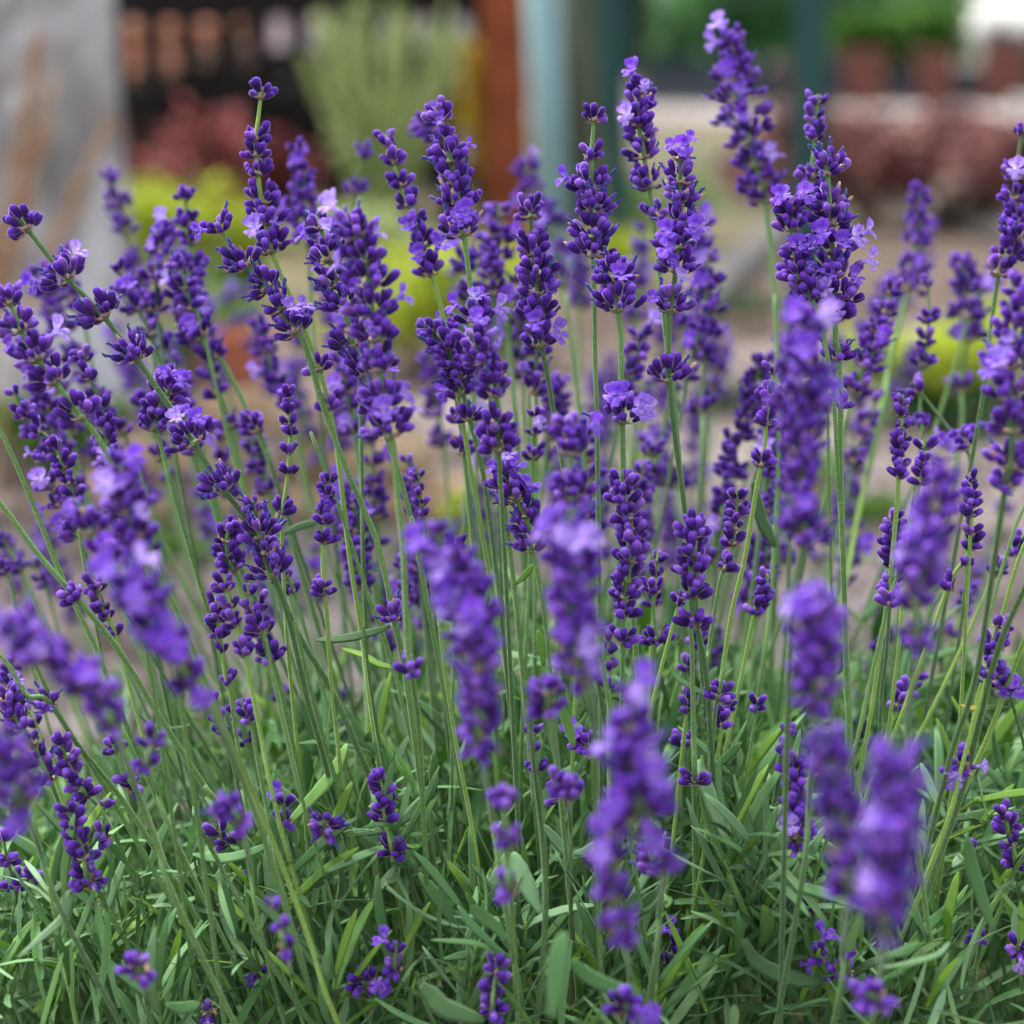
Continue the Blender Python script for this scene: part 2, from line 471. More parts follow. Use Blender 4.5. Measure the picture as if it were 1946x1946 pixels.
post("wooden_post", 1090, -90, 1096, 9.6, .20, OLIVE, "dull olive wooden post between the pale teal and dark green posts", square=False)
post("metal_post", 1146, -90, 1170, 8.2, .105, TEALD, "dark green metal fence post next to the olive post")
post("metal_post", 1508, -90, 1522, 6.4, .098, TEALD, "dark teal metal fence post standing alone on the right")
# mesh wires between the two dark green posts: one panel, wires as parts
def wire_panel():
    A = Vector((gx(1160, 8.2), 8.2, 0)); B = Vector((gx(1530, 6.4), 6.4, 0))
    root = empty("wire_fence", (A + B) / 2); tag(root, "thin green wire fence strung between the two dark green posts", "fence")
    c = (A + B) / 2
    for i in range(9):
        z = .1 + i * .17
        mb = MB(); mb.add(*tube([A - c + Vector((.06, 0, z)), Vector((0, 0, z - .004)), B - c + Vector((-.06, 0, z))], [.003] * 3, 5)[:2]); mb.build("wire", [TEALD], root)
    for i in range(1, 16):
        p = A.lerp(B, i / 16) - c
        mb = MB(); mb.add(*tube([p + Vector((0, .004, .05)), p + Vector((0, .004, .8)), p + Vector((0, .004, 1.5))], [.002] * 3, 5)[:2]); mb.build("wire", [TEALD], root)
wire_panel()

# --- far right: brick piers, dark panels, road side wall, house, trees
BRICK = simple("red_brick", [srgb(92, 56, 48), srgb(124, 80, 70)], 6, .9)
PANEL = simple("dark_blue_grey_panel", [srgb(46, 52, 60), srgb(70, 76, 84)], 2, .7)
yb = 38.0
for i, (px, w, pt) in enumerate(((1500, 60, 118), (1612, 66, 104), (1740, 62, 106), (1864, 78, 92))):
    root = empty("brick_pier", (gx(px, yb), yb, 0))
    tag(root, ["red brick fence pier hidden partly by the dark teal post", "second red brick pier, just right of the dark teal post", "third red brick pier, beneath the green tree's right end", "wide red brick pier nearest the right edge"][i], "pier", "brick piers across the road")
    h = gz(pt, yb); ww = w * yb * K
    mb = MB(); boxm(mb, (0, 0, h / 2), (ww, .5, h), 0, .03); mb.build("masonry", [BRICK], root, False)
    mb = MB(); boxm(mb, (0, 0, h + .04), (ww + .12, .62, .09), 0, .03); mb.build("capstone", [BRICK], root, False)
xs = [gx(p, yb) for p in (1180, 1500, 1612, 1740, 1864, 2060)]
for i in range(5):
    root = empty("fence_panel", ((xs[i] + xs[i + 1]) / 2, yb + .1, 0))
    tag(root, ["long dark fence panel left of the brick piers", "dark fence panel right behind the dark teal post", "dark fence panel between the second and third brick piers", "dark fence panel between the third brick pier and the wide one", "dark fence panel at the right edge beyond the wide pier"][i], "fence panel", "dark panels across the road")
    h = gz(122, yb); L = xs[i + 1] - xs[i] - .56
    nb = max(3, int(L / .6)); mb = MB(); boxm(mb, (0, 0, 0), (L / nb - .012, .06, h - .1), 0, .01); me = mb.mesh("board", [PANEL], False)
    for q in range(nb):
        o = bpy.data.objects.new("board", me); link(o, root); o.location = (-L / 2 + (q + .5) * L / nb, 0, h / 2)
    mb = MB(); boxm(mb, (0, .06, h * .8), (L, .05, .1)); mb.build("rail", [PANEL], root, False)
WHITEW = simple("white_render", [srgb(222, 220, 216), srgb(240, 238, 236)], 1, .8)
brick_wall("low_wall", gx(1890, 24), gx(2100, 24), 24, gz(196, 24), WHITEW, "bright white low wall at the right edge above the red hedge")
CONIF = foliage_mat("blue_green_conifer", [srgb(44, 54, 60), srgb(62, 74, 82), srgb(80, 92, 98)], .1)
shrub("clipped_hedge", (gx(1960, 52), 52, 0), 5.2, 2.1, CONIF, 4200, .16, "dark blue green clipped hedge under the white sky at the far right", "hedge", depth=1.2, lobes=30)
shrub("clipped_hedge", (gx(1610, 55), 55, 0), 6.4, 2.0, CONIF, 4200, .17, "dark clipped hedge behind the brick piers under the rounded green tree", "hedge", depth=1.2, lobes=34)
def house2():
    y = 70; x0, x1 = gx(1150, y), gx(1420, y); root = empty("house", ((x0 + x1) / 2, y, 0)); tag(root, "pale grey house glimpsed through the green tree at the top", "house")
    W = x1 - x0; h = gz(-150, y)
    mb = MB(); boxm(mb, (0, 3, h / 2), (W, 8, h), 0, .05); mb.build("wall", [simple("grey_render", [srgb(150, 158, 160), srgb(182, 188, 190)], .5, .9)], root, False)
    mb = MB(); v = [(-W / 2 - .5, -1.6, h), (W / 2 + .5, -1.6, h), (W / 2 + .5, 7.6, h), (-W / 2 - .5, 7.6, h), (-W / 2 - .5, 3, h + 3), (W / 2 + .5, 3, h + 3)]
    mb.add(v, [(0, 1, 5, 4), (2, 3, 4, 5), (1, 2, 5), (3, 0, 4), (3, 2, 1, 0)]); mb.build("roof", [PANEL], root, False)
    for q in range(3):
        mb = MB(); boxm(mb, (-W / 2 + W * (q + .5) / 3, -1.02, h * .6), (1.1, .08, 1.4), 0, .01); mb.build("window", [PANEL], root, False)
house2()
def tree(px, y, pyt, pyb, pw, cols, n, label, leaf=.3):
    x = gx(px, y); zt, zb = gz(pyt, y), max(.3, gz(pyb, y)); w = pw * y * K
    root = empty("tree", (x, y, 0)); tag(root, label, "tree", "green trees across the road")
    m = foliage_mat("leaf_" + label.split()[0], cols)
    lb = [((R.uniform(-.38, .38) * w, R.uniform(-.3, .3) * w, R.uniform(zb + (zt - zb) * .2, zt - (zt - zb) * .2)), (w * .2, w * .2, (zt - zb) * .24)) for _ in range(14)]
    mb = MB(); crown_mb(mb, lb, n, leaf); mb.build("crown", [m], root, False)
    mb = MB(); pts = [Vector((0, 0, 0)), Vector((.05, 0, zb * .6)), Vector((0, .05, zb + (zt - zb) * .4))]
    mb.add(*tube(catmull(pts, 4), [max(.08, w * .03)] * 9, 8)[:2]); mb.build("trunk", [WOODB], root)
    for c, s in lb[:5]:
        mb = MB(); pts = catmull([Vector((0, 0, zb * .8)), Vector((c[0] * .5, c[1] * .5, zb + (c[2] - zb) * .4)), Vector(c)], 3)
        mb.add(*tube(pts, [max(.04, w * .012)] * len(pts), 6)[:2]); mb.build("limb", [WOODB], root)
GRN = [srgb(40, 92, 34), srgb(62, 118, 44), srgb(88, 140, 62)]
tree(1270, 46, -60, 150, 250, GRN, 2600, "deep green bushy tree between the two dark green posts", .5)
tree(1420, 44, -120, 118, 230, GRN, 2600, "bright green tree just left of the dark teal post", .5)
tree(1680, 48, 8, 122, 250, [srgb(46, 92, 26), srgb(76, 122, 38), srgb(100, 142, 58)], 2600, "rounded green tree right of the dark teal post against the sky", .5)
tree(1640, 56, -140, 60, 300, [srgb(84, 132, 84), srgb(126, 164, 118)], 2000, "pale green tree rising out of frame behind the rounded one", .6)
tree(1130, 30, -120, 190, 160, [srgb(48, 64, 46), srgb(80, 92, 66)], 2200, "dull olive tree behind the olive post", .35)

# --- shrubs of the bed behind the lavender
def at(px, pyb):
    p = G(px, pyb); return (p.x, p.y, 0)
RED = foliage_mat("barberry_red", [srgb(78, 44, 44), srgb(132, 82, 82), srgb(170, 120, 114)], .3)
RED2 = foliage_mat("barberry_rose", [srgb(74, 36, 38), srgb(150, 78, 84), srgb(196, 122, 112)], .3)
for i, (px, pyb, w, h) in enumerate(((1470, 385, .8, .34), (1640, 430, 1.4, .66), (1790, 440, 1.3, .64), (1940, 450, 1.3, .62))):
    shrub("barberry_bush", at(px, pyb), w, h, RED, 1500, .08, ["low brownish red bush left of the dark teal post", "brownish red barberry bush right of the dark teal post", "brownish red barberry bush in the middle of the hedge below the white road", "brownish red barberry bush at the right edge below the white wall"][i], "bush", "red bushes along the bed", depth=.8)
for i, (px, pyb, w, h) in enumerate(((300, 470, .46, .52), (400, 480, .46, .66), (515, 465, .5, .56))):
    shrub("barberry_bush", at(px, pyb), w, h, RED2, 900, .07, ["rose red bush touching the grey tree trunk", "tallest rose red bush in front of the dark slatted fence", "small rose red bush left of the pale green grass"][i], "bush", "rose red bushes before the dark fence", depth=.4)
YG = foliage_mat("golden_leaf", [srgb(84, 122, 30), srgb(150, 172, 24), srgb(186, 198, 44), srgb(216, 220, 96)], .4)
MG = foliage_mat("mid_green_leaf", [srgb(62, 106, 34), srgb(98, 138, 52), srgb(126, 160, 76)], .35)
PG = foliage_mat("pale_feather_leaf", [srgb(120, 146, 80), srgb(172, 190, 124), srgb(210, 214, 164)], .35)
DG = foliage_mat("deep_green_leaf", [srgb(34, 66, 34), srgb(56, 88, 44)], .2)
shrub("golden_shrub", at(370, 575), .66, .42, YG, 3000, .03, "golden yellow green dwarf shrub left of centre behind the spikes", "shrub")
shrub("green_shrub", at(445, 570), .3, .2, MG, 700, .035, "mid green dwarf shrub touching the golden one on the left", "shrub")
shrub("golden_shrub", at(790, 700), .74, .37, YG, 3000, .03, "widest golden shrub, below the pale feathery grass at centre", "shrub")
shrub("green_shrub", at(935, 700), .32, .22, MG, 700, .035, "mid green shrub right of the central golden shrub", "shrub")
shrub("golden_shrub", at(1190, 570), .3, .26, YG, 900, .03, "small golden shrub at the foot of the dark green post", "shrub")
shrub("green_shrub", at(1270, 470), .5, .34, MG, 800, .04, "fresh green shrub between the two dark green posts", "shrub")
shrub("golden_shrub", at(1770, 800), .56, .28, YG, 2200, .03, "bright golden shrub at the right behind the tall spikes", "shrub")
shrub("golden_shrub", at(1930, 720), .3, .26, YG, 600, .03, "golden shrub cut by the right edge", "shrub")
shrub("green_shrub", at(1840, 830), .4, .12, DG, 600, .035, "dark green creeping shrub under the bright golden shrub", "shrub")
shrub("green_shrub", at(1850, 440), .4, .2, DG, 600, .04, "dark green bush in front of the red hedge", "shrub")
shrub("green_shrub", at(120, 900), .3, .16, MG, 500, .04, "green leafy plant left behind the leaning spikes", "shrub")
shrub("green_shrub", at(660, 500), .8, .26, PG, 900, .04, "pale green clump behind the central golden shrub", "shrub")
shrub("green_shrub", at(300, 720), .5, .16, MG, 600, .04, "green low plant between the golden shrub and the stones", "shrub")
for i, (px, pyb, w, m) in enumerate(((1010, 930, .22, MG), (1360, 790, .26, DG), (1520, 930, .24, MG), (690, 880, .24, DG), (1640, 1000, .2, MG), (1190, 760, .2, DG), (1440, 620, .36, DG), (860, 1090, .18, MG), (300, 1080, .2, MG))):
    shrub("ground_plant", at(px, pyb), w, w * .34, m, 260, .03, ["low green tuft on the paving at centre", "dark low tuft on the paving right of centre", "low green tuft behind the tall flowering spike's stem", "dark low tuft left of the central stems", "low green tuft on the paving near the slim right spikes", "dark low tuft below the dark green posts", "dark low plant spread beside the kerb", "low green tuft nearest the lavender at centre", "low green tuft at the edge of the sandy path"][i], "plant", "low tufts on the paving")
GRAV = foliage_mat("gravel_stone", [srgb(60, 52, 48), srgb(120, 104, 98), srgb(158, 142, 136), srgb(176, 158, 150)], 0.0)
def gravel(n):
    mb = MB()
    for q in range(n):
        y = 2.0 + 5.5 * R.random() ** 1.4; x = R.uniform(-.3, .3) * y + R.uniform(-.1, .1)
        if x < -.92 and y < 4.4 and R.random() < .7: continue
        w = R.uniform(.012, .045); hh = w * R.uniform(.4, .7); M = Matrix.Translation((x, y, .004)) @ Matrix.Rotation(R.uniform(0, 6.28), 4, 'Z')
        k8 = [(w * .5 * math.cos(a_ * .785) * R.uniform(.75, 1.1), w * .36 * math.sin(a_ * .785) * R.uniform(.75, 1.1)) for a_ in range(8)]
        v = [(a_, b_, 0) for a_, b_ in k8] + [(a_ * .7, b_ * .7, hh * R.uniform(.8, 1)) for a_, b_ in k8]
        f = [(i, (i + 1) % 8, 8 + (i + 1) % 8, 8 + i) for i in range(8)] + [tuple(range(8, 16))]
        mb.add(v, f, 0, None, R.random(), M)
    tag(mb.build("gravel", [GRAV], None, False), "scattered grey and pinkish stones on the ground behind the lavender", "gravel", None, 'stuff')
gravel(2600)
def plume_plant(loc, h, w, n, mat, stem, label, cat, tilt=0, head=.35, hr=.012, name="ornamental_grass"):
    root = empty(name, loc); tag(root, label, cat)
    for i in range(n):
        a = R.uniform(-1, 1); b = R.uniform(-1, 1); hh = h * R.uniform(.75, 1)
        top = Vector((tilt * hh + a * w * .5, b * w * .3, hh)); pts = catmull([Vector((a * w * .1, b * w * .1, 0)), Vector((top.x * .35, top.y * .4, hh * .5)), top], 5)
        mb = MB(); mb.add(*tube(pts, [.003] * len(pts), 5)[:2]); mb.build("stem", [stem], root)
        hb = MB(); base = pts[int(len(pts) * (1 - head))]; ax = top - base
        for q in range(46):
            u = R.random(); p = base + ax * u; rr = hr * (math.sin(math.pi * min(1, u * .9 + .1)) + .2)
            p = p + Vector((R.gauss(0, rr * .5), R.gauss(0, rr * .5), 0))
            M = Matrix.Translation(p) @ Euler((R.uniform(-.6, .6), R.uniform(-.6, .6), R.uniform(0, 6.3))).to_matrix().to_4x4()
            L = hr * 2.4
            hb.add([(0, 0, -L / 2), (L * .2, 0, 0), (0, 0, L / 2), (-L * .2, 0, 0), (0, L * .2, 0), (0, -L * .2, 0)], [(0, 1, 2, 3), (0, 4, 2, 5)], 0, None, R.random(), M)
        hb.build("plume", [mat], root, False)
    return root
STRAW = foliage_mat("straw_plume", [srgb(168, 128, 98), srgb(188, 154, 122), srgb(190, 172, 150)], .35)
STRAWS = simple("straw_stem", [srgb(190, 150, 116), srgb(206, 176, 146)], 10, .8)
plume_plant(at(-40, 1010), .80, .26, 5, STRAW, STRAWS, "dry orange grass plumes leaning right in front of the grey trunk", "ornamental grass", .30, .5, .013)
PGS = simple("grass_stem", [srgb(110, 140, 84), srgb(150, 172, 110)], 10, .8)
plume_plant(at(730, 480), 1.0, .65, 34, PG, PGS, "tall pale green feathery grass in front of the dark fence", "ornamental grass", 0, .75, .03)
YEL = foliage_mat("yellow_bloom", [srgb(196, 166, 40), srgb(214, 196, 90)], .3)
plume_plant(at(915, 470), .86, .16, 5, YEL, PGS, "yellow flowering plant before the rust brown post", "plant", 0, .5, .045, "yellow_flower")
for i, (px, py, y, w) in enumerate(((885, 985, 2.0, .045), (1135, 920, 2.3, .045), (1240, 890, 2.6, .05))):
    p = Vector((gx(px, y), y, 0)); z = gz(py, y)
    root = shrub("yellow_flower", p, w * 1.6, z + w * .6, YG, 12, .02, ["soft yellow bloom low between the stems at centre", "soft yellow bloom behind the middle stems", "soft lime yellow bloom right of the middle stems"][i], "flower", "yellow blooms behind the stems", lobes=2, stems=1)
    mb = MB(); crown_mb(mb, [((0, 0, z), (w * .5, w * .5, w * .5))], 220, .03); mb.build("bloom", [YG], root, False)
# terracotta pot far left of centre, and rough stones of a little retaining edge
STONE = simple("tan_stone", [srgb(112, 90, 72), srgb(158, 132, 106), srgb(186, 164, 138)], 9, .95, bumpd=.01)
def stone(loc, s, rz, label):
    mb = MB(); v = []; f = []; A, B = 10, 7
    ph = R.uniform(0, 6)
    for i in range(B):
        th = math.pi * i / (B - 1)
        for k in range(A):
            a = 2 * math.pi * k / A
            q = 1 + .10 * math.sin(3 * a + ph + th * 2) + .06 * math.sin(5 * a - ph)
            e = .55
            sx = math.copysign(abs(math.cos(a)) ** e, math.cos(a)); sy = math.copysign(abs(math.sin(a)) ** e, math.sin(a))
            v.append((s[0] / 2 * sx * math.sin(th) ** .5 * q, s[1] / 2 * sy * math.sin(th) ** .5 * q, s[2] / 2 * (1 + math.copysign(abs(math.cos(th)) ** .6, math.cos(th)))))
    for i in range(B - 1):
        for k in range(A):
            a = i * A + k; b = i * A + (k + 1) % A; f.append((a, a + A, b + A, b))
    mb.add(v, f); o = mb.build("edging_stone", [STONE]); o.location = loc; o.rotation_euler[2] = rz
    return tag(o, label, "stone", "rough stones of the bed edging")
b0 = G(520, 985)
for i, (dx, dz, sx) in enumerate(((-.26, 0, .22), (0, 0, .26), (.28, 0, .24), (-.14, .075, .24), (.14, .075, .25), (0, .15, .26))):
    stone((b0.x + dx, b0.y + R.uniform(-.01, .01), dz), (sx, .16, .07), R.uniform(-.08, .08), ["lower left tan stone of the stacked edging", "lower middle tan stone of the stacked edging", "lower right tan stone of the stacked edging", "second course tan stone on the left of the stack", "second course tan stone on the right of the stack", "topmost tan stone of the stacked edging"][i])
POT = simple("terracotta_pot", [srgb(190, 108, 78), srgb(214, 136, 104)], 8, .85)
def pot():
    p = G(440, 745); root = empty("flower_pot", (p.x, p.y, 0)); tag(root, "orange terracotta flower pot half hidden behind the left spikes", "pot")
    mb = MB(); S = 24; pr = [(.06, 0), (.085, .12), (.088, .125), (.098, .125), (.1, .155), (.088, .155), (.08, .12)]
    v = [(r * math.cos(2 * math.pi * k / S), r * math.sin(2 * math.pi * k / S), z) for r, z in pr for k in range(S)]
    f = [(i * S + k, i * S + (k + 1) % S, (i + 1) * S + (k + 1) % S, (i + 1) * S + k) for i in range(len(pr) - 1) for k in range(S)]
    f.append(tuple(range(S))[::-1]); mb.add(v, f); mb.build("body", [POT], root)
    mb = MB(); mb.add(*tube([Vector((0, 0, .1)), Vector((0, 0, .125))], [.082, .084], 20)[:2]); mb.build("soil_fill", [SOIL], root)
    mb = MB(); crown_mb(mb, [((0, 0, .2), (.09, .09, .06))], 200, .03); mb.build("foliage", [MG], root, False)
pot()

# ------------------------------------------------------------------ lavender: pieces
def lathe(pr, sides, ridge=0, bend=0.0, L=1.0):
    v, f, t = [], [], []
    zmax = max(z for r, z in pr)
    for r, z in pr:
        for k in range(sides):
            a = 2 * math.pi * k / sides; q = r * (1 + (ridge if k % 2 else -ridge))
            v.append((q * math.cos(a) + bend * (z / zmax) ** 2, q * math.sin(a), z)); t.append(min(1, max(0, z / zmax)))
    for i in range(len(pr) - 1):
        for k in range(sides):
            a = i * sides + k; b = i * sides + (k + 1) % sides; f.append((a, b, b + sides, a + sides))
    f.append(tuple(range(sides))[::-1]); f.append(tuple((len(pr) - 1) * sides + k for k in range(sides)))
    return v, f, t
def bud_tpl(L=.0066, fat=1.0, kind='closed', rr=R):
    mb = MB(); b = rr.uniform(-.0006, .0006)
    pr = [(.10, 0), (.185, .11), (.238, .34), (.258, .6), (.242, .82), (.17, .95), (.06, 1.0)]
    v, f, t = lathe([(r * L * fat, z * L) for r, z in pr], 8, .10, b)
    mb.add(v, f, 0, t)
    if kind == 'tip':          # corolla just pushing out: a rounded violet knob
        pr = [(.10, .86), (.14, .98), (.13, 1.12), (.05, 1.2)]
        v, f, t = lathe([(r * L * fat, z * L) for r, z in pr], 7, .05, b * 1.2); mb.add(v, f, 2, [.75] * len(v))
    if kind == 'spent':        # dark blue shrivelled tube
        z0 = L * .8; pts = [Vector((b * .7, 0, z0)), Vector((b + .0002, .0002, L * 1.15)), Vector((b + .0007, -.0002, L * 1.38)), Vector((b + .0004, .0003, L * 1.52))]
        v, f, t = tube(pts, [.13 * L, .105 * L, .125 * L, .10 * L], 6); mb.add(v, f, 1, t)
        v, f, t = tube([pts[3], pts[3] + Vector((.0009, .0003, .0003))], [.05 * L, .07 * L], 5); mb.add(v, f, 1, t)
    if kind == 'dry':
        pts = [Vector((b * .7, 0, L * .85)), Vector((b - .0003, 0, L * 1.15)), Vector((b + .0004, 0, L * 1.4))]
        v, f, t = tube(pts, [.10 * L, .13 * L, .09 * L], 6); mb.add(v, f, 3, t)
    return mb.tpl()
def petal(mb, M, L, W, curl, notch, rr):
    rows, cols = 5, 5; v = []; t = []
    for i in range(rows):
        u = i / (rows - 1)
        wd = W * .5 * (.35 + .65 * math.sin(min(1, u * 1.05) * math.pi * .62)) * (1 if u < .8 else (1 - (u - .8) * 1.7))
        for j in range(cols):
            s = j / (cols - 1) * 2 - 1
            y = L * u - (notch * L * (1 - abs(s)) if u > .9 else 0) - L * .10 * s * s * u
            z = curl * L * u * u - .16 * W * s * s * (1 - .5 * u) + rr.uniform(-.02, .02) * L
            v.append((s * wd, y, z)); t.append(.12 + .88 * u)
    f = [(i * cols + j, i * cols + j + 1, (i + 1) * cols + j + 1, (i + 1) * cols + j) for i in range(rows - 1) for j in range(cols - 1)]
    mb.add(v, f, 2, t, rr.random() * .2, M)
def floret_tpl(rr=R, L=.0062):
    mb = MB(); mb.addT(bud_tpl(L, 1.0, 'closed', rr)); mb = MB2(mb)
    tb = .0045; z0 = L * .82
    pts = [Vector((0, 0, z0)), Vector((0, .0003, z0 + tb * .5)), Vector((0, .0010, z0 + tb))]
    v, f, t = tube(pts, [.0008, .0010, .0017], 8, False); mb.add(v, f, 2, [q * .5 for q in t], .1)
    c = pts[-1]
    # two tall upper lobes, three smaller lower lobes
    for ang, el, LL, WW, cu in ((26, 28, .0052, .0048, -.18), (-26, 28, .0052, .0048, -.18), (118, 64, .0038, .0034, -.25), (-118, 64, .0038, .0034, -.25), (180, 70, .0042, .0036, -.3)):
        a = math.radians(ang + rr.uniform(-8, 8)); e = math.radians(el + rr.uniform(-8, 8))
        up = Vector((0, -math.sin(.2), math.cos(.2)))
        rad = Vector((math.sin(a), -math.cos(a), 0))            # outward from the throat
        yv = (rad * math.sin(e) + Vector((0, 0, 1)) * math.cos(e)).normalized()
        xv = rad.cross(Vector((0, 0, 1))).normalized(); zv = xv.cross(yv)
        M = Matrix((xv, yv, zv)).transposed().to_4x4(); M.translation = c + rad * .0009
        petal(mb, M, LL * rr.uniform(1.0, 1.25), WW * rr.uniform(1.0, 1.25), cu, .12, rr)
    return mb.tpl()
def MB2(m): return m
BUDS = {'closed': [bud_tpl(.0071, 1.0), bud_tpl(.0076, .95), bud_tpl(.0066, 1.08), bud_tpl(.0060, 1.0)],
        'tip': [bud_tpl(.0066, 1.0, 'tip'), bud_tpl(.0061, 1.05, 'tip')],
        'spent': [bud_tpl(.0064, 1.0, 'spent'), bud_tpl(.0060, 1.05, 'spent')],
        'dry': [bud_tpl(.0062, 1.0, 'dry')],
        'floret': [floret_tpl(), floret_tpl(), floret_tpl()]}
NAMES = {'closed': 'bud', 'tip': 'opening_bud', 'spent': 'spent_floret', 'dry': 'withered_floret', 'floret': 'open_floret'}
BMESH = {}
for k_, lst in BUDS.items():
    BMESH[k_] = []
    for tp in lst:
        mb = MB(); mb.addT(tp, None, R.random())
        for q in range(46):                                     # short pale hairs on the calyx
            z = R.uniform(.12, 1.0) * .0064; a = R.uniform(0, 6.28); rr_ = .0064 * (.21 if z < .0056 else .13)
            n_ = Vector((math.cos(a), math.sin(a), R.uniform(.2, .9))).normalized(); p_ = Vector((math.cos(a) * rr_, math.sin(a) * rr_, z)); s_ = Vector((-math.sin(a), math.cos(a), 0)) * .00004
            mb.add([p_ - s_, p_ + s_, p_ + n_ * R.uniform(.0003, .0006)], [(0, 1, 2)], 5, None, R.random())
        BMESH[k_].append(mb.mesh(NAMES[k_], FLOWER_MATS))

def whorl_items(W, n_open, style, rr, face=0.0):
    """list of (kind, variant, matrix) about the node; local Z runs up the stem, W is the spread in metres"""
    mm = W * 1000
    n = 3 if mm < 6.5 else 5 if mm < 8.5 else 6 if mm < 11 else 9 if mm < 14.5 else 12 if mm < 18 else 16 if mm < 22 else 21 if mm < 27 else 26
    items = []
    sc = 0.80 if mm < 8.5 else .9 if mm < 11 else 1.0 if mm < 20 else 1.06
    L = .0066 * sc
    tiers = 1 if n <= 6 else 2 if n <= 12 else 3
    opens = n_open
    order = list(range(n)); rr.shuffle(order); op = set(order[:opens])
    for i in range(n):
        side = i % 2
        az = side * math.pi + rr.gauss(0, .62 if n <= 9 else .95)
        if i in op: az = face + rr.uniform(-1.25, 1.25)
        tier = (i // 2) % tiers
        el = math.radians(rr.uniform(48, 76) if tier == 0 else rr.uniform(26, 52) if tier == 1 else rr.uniform(10, 34))
        if n <= 6: el = math.radians(rr.uniform(26, 58))
        reach = L * math.sin(el)
        rb = max(.0007, (W / 2 - reach) * (.95 if tier == 0 else .62 if tier == 1 else .4) * rr.uniform(.7, 1.1))
        zb = tier * .0026 * sc + rr.uniform(-.0008, .0010) + rb * .25
        kind = 'closed'
        if i in op: kind = 'floret'
        else:
            q = rr.random()
            if style == 's' : kind = 'spent' if q < .42 else 'dry' if q < .52 else 'closed'
            elif style == 'c': kind = 'closed' if q < .96 else 'tip'
            else: kind = 'spent' if q < .12 else 'tip' if q < .17 else 'dry' if q < .19 else 'closed'
        if kind == 'floret': el = max(el, math.radians(30)); zb += .001
        d = Vector((math.cos(az) * math.sin(el), math.sin(az) * math.sin(el), math.cos(el)))
        base = Vector((math.cos(az) * rb, math.sin(az) * rb, zb))
        # local frame: Z along the calyx, Y pointing down/outward so that the upper lip stands up
        out = Vector((math.cos(az), math.sin(az), 0)); yv = (out - d * out.dot(d)).normalized(); xv = yv.cross(d)
        spin = 0 if kind == 'floret' else rr.uniform(0, 6.28)
        M = Matrix((xv, yv, d)).transposed().to_4x4(); M.translation = base
        M = M @ Matrix.Rotation(spin, 4, 'Z') @ Matrix.Scale(sc * rr.choice((rr.uniform(.62, .9), rr.uniform(.9, 1.2), rr.uniform(.95, 1.15))), 4)
        items.append((kind, rr.randrange(len(BUDS[kind])), M))
    return items
def collar_tpl(W, rr):
    mb = MB(); r = max(.0011, W * .1)
    v, f, t = lathe([(.0009, -.0012), (r * .8, .0002), (r, .0010), (r * .5, .0022)], 8, .05); mb.add(v, f, 4, t)
    for k in range(4 if W < .012 else 6):
        az = k * math.pi * 2 / (4 if W < .012 else 6) + rr.uniform(-.4, .4); L = min(.0052, W * .28) * rr.uniform(.8, 1.2); wd = L * .36
        M = Matrix.Rotation(az, 4, 'Z') @ Matrix.Translation((r * .6, 0, 0)) @ Matrix.Rotation(-math.radians(rr.uniform(0, 40)), 4, 'Y')
        v = [(0, -wd * .5, 0), (L * .45, -wd, L * .04), (L, 0, L * .10), (L * .45, wd, L * .04), (0, wd * .5, 0), (L * .45, 0, -L * .10)]
        mb.add(v, [(0, 1, 5), (1, 2, 5), (2, 3, 5), (3, 4, 5), (4, 0, 5), (0, 4, 3, 2, 1)], 3, None, rr.random(), M)
    return mb.tpl()
WCACHE, CCACHE = {}, {}
def collar_mesh(W, rr):
    key = int(W * 1000 / 3)
    if key not in CCACHE:
        mb = MB(); mb.addT(collar_tpl(W, rr)); CCACHE[key] = mb.mesh("flower_whorl", FLOWER_MATS)
    return CCACHE[key]
def joined_whorl(W, n_open, style, rr):
    q = max(4, int(round(W * 1000 / 2.5))); Wq = q * .0025; key = (q, min(n_open, 3), style, rr.randrange(3))
    if key not in WCACHE:
        mb = MB(); mb.addT(collar_tpl(Wq, rr))
        for kind, var, M in whorl_items(Wq, min(n_open, 3), style, rr): mb.addT(BUDS[kind][var], M, rr.random())
        WCACHE[key] = mb.mesh("flower_whorl", FLOWER_MATS)
    return WCACHE[key], W / Wq

# leaves: closed, grooved, boat-shaped strips
LPROF = [(-1, -.04), (-.55, .10), (0, -.04), (.55, .10), (1, -.04), (.5, .0), (0, -.14), (-.5, .0)]
def leaf_geo(pts, width, up, roll=0.0, taper=.35, wav=.0, rr=R):
    n = len(pts); v, f, t = [], [], []
    for i in range(n):
        T = (pts[min(n - 1, i + 1)] - pts[max(0, i - 1)]).normalized()
        S = T.cross(up); S = S.normalized() if S.length > 1e-6 else Vector((1, 0, 0)); U = S.cross(T)
        a = roll * i / n; S, U = S * math.cos(a) + U * math.sin(a), U * math.cos(a) - S * math.sin(a)
        u = i / (n - 1)
        w = width / 2 * (taper + (1 - taper) * math.sin(min(1, u / .6) * math.pi / 2)) * (1 if u < .6 else math.sqrt(max(0.012, 1 - ((u - .6) / .41) ** 2)))
        w *= 1 + wav * math.sin(i * 2.3)
        for a_, b_ in LPROF:
            v.append(pts[i] + S * a_ * w + U * b_ * w * (1 + wav * 3 * math.sin(i * 1.9 + a_ * 2))); t.append(u)
    for i in range(n - 1):
        for k in range(8):
            a = i * 8 + k; b = i * 8 + (k + 1) % 8; f.append((a, b, b + 8, a + 8))
    f.append(tuple(range(8))[::-1]); f.append(tuple((n - 1) * 8 + k for k in range(8)))
    return v, f, t
LEAFM = []                                  # ten leaf shapes shared by the leafy shoots, one unit = 1 m
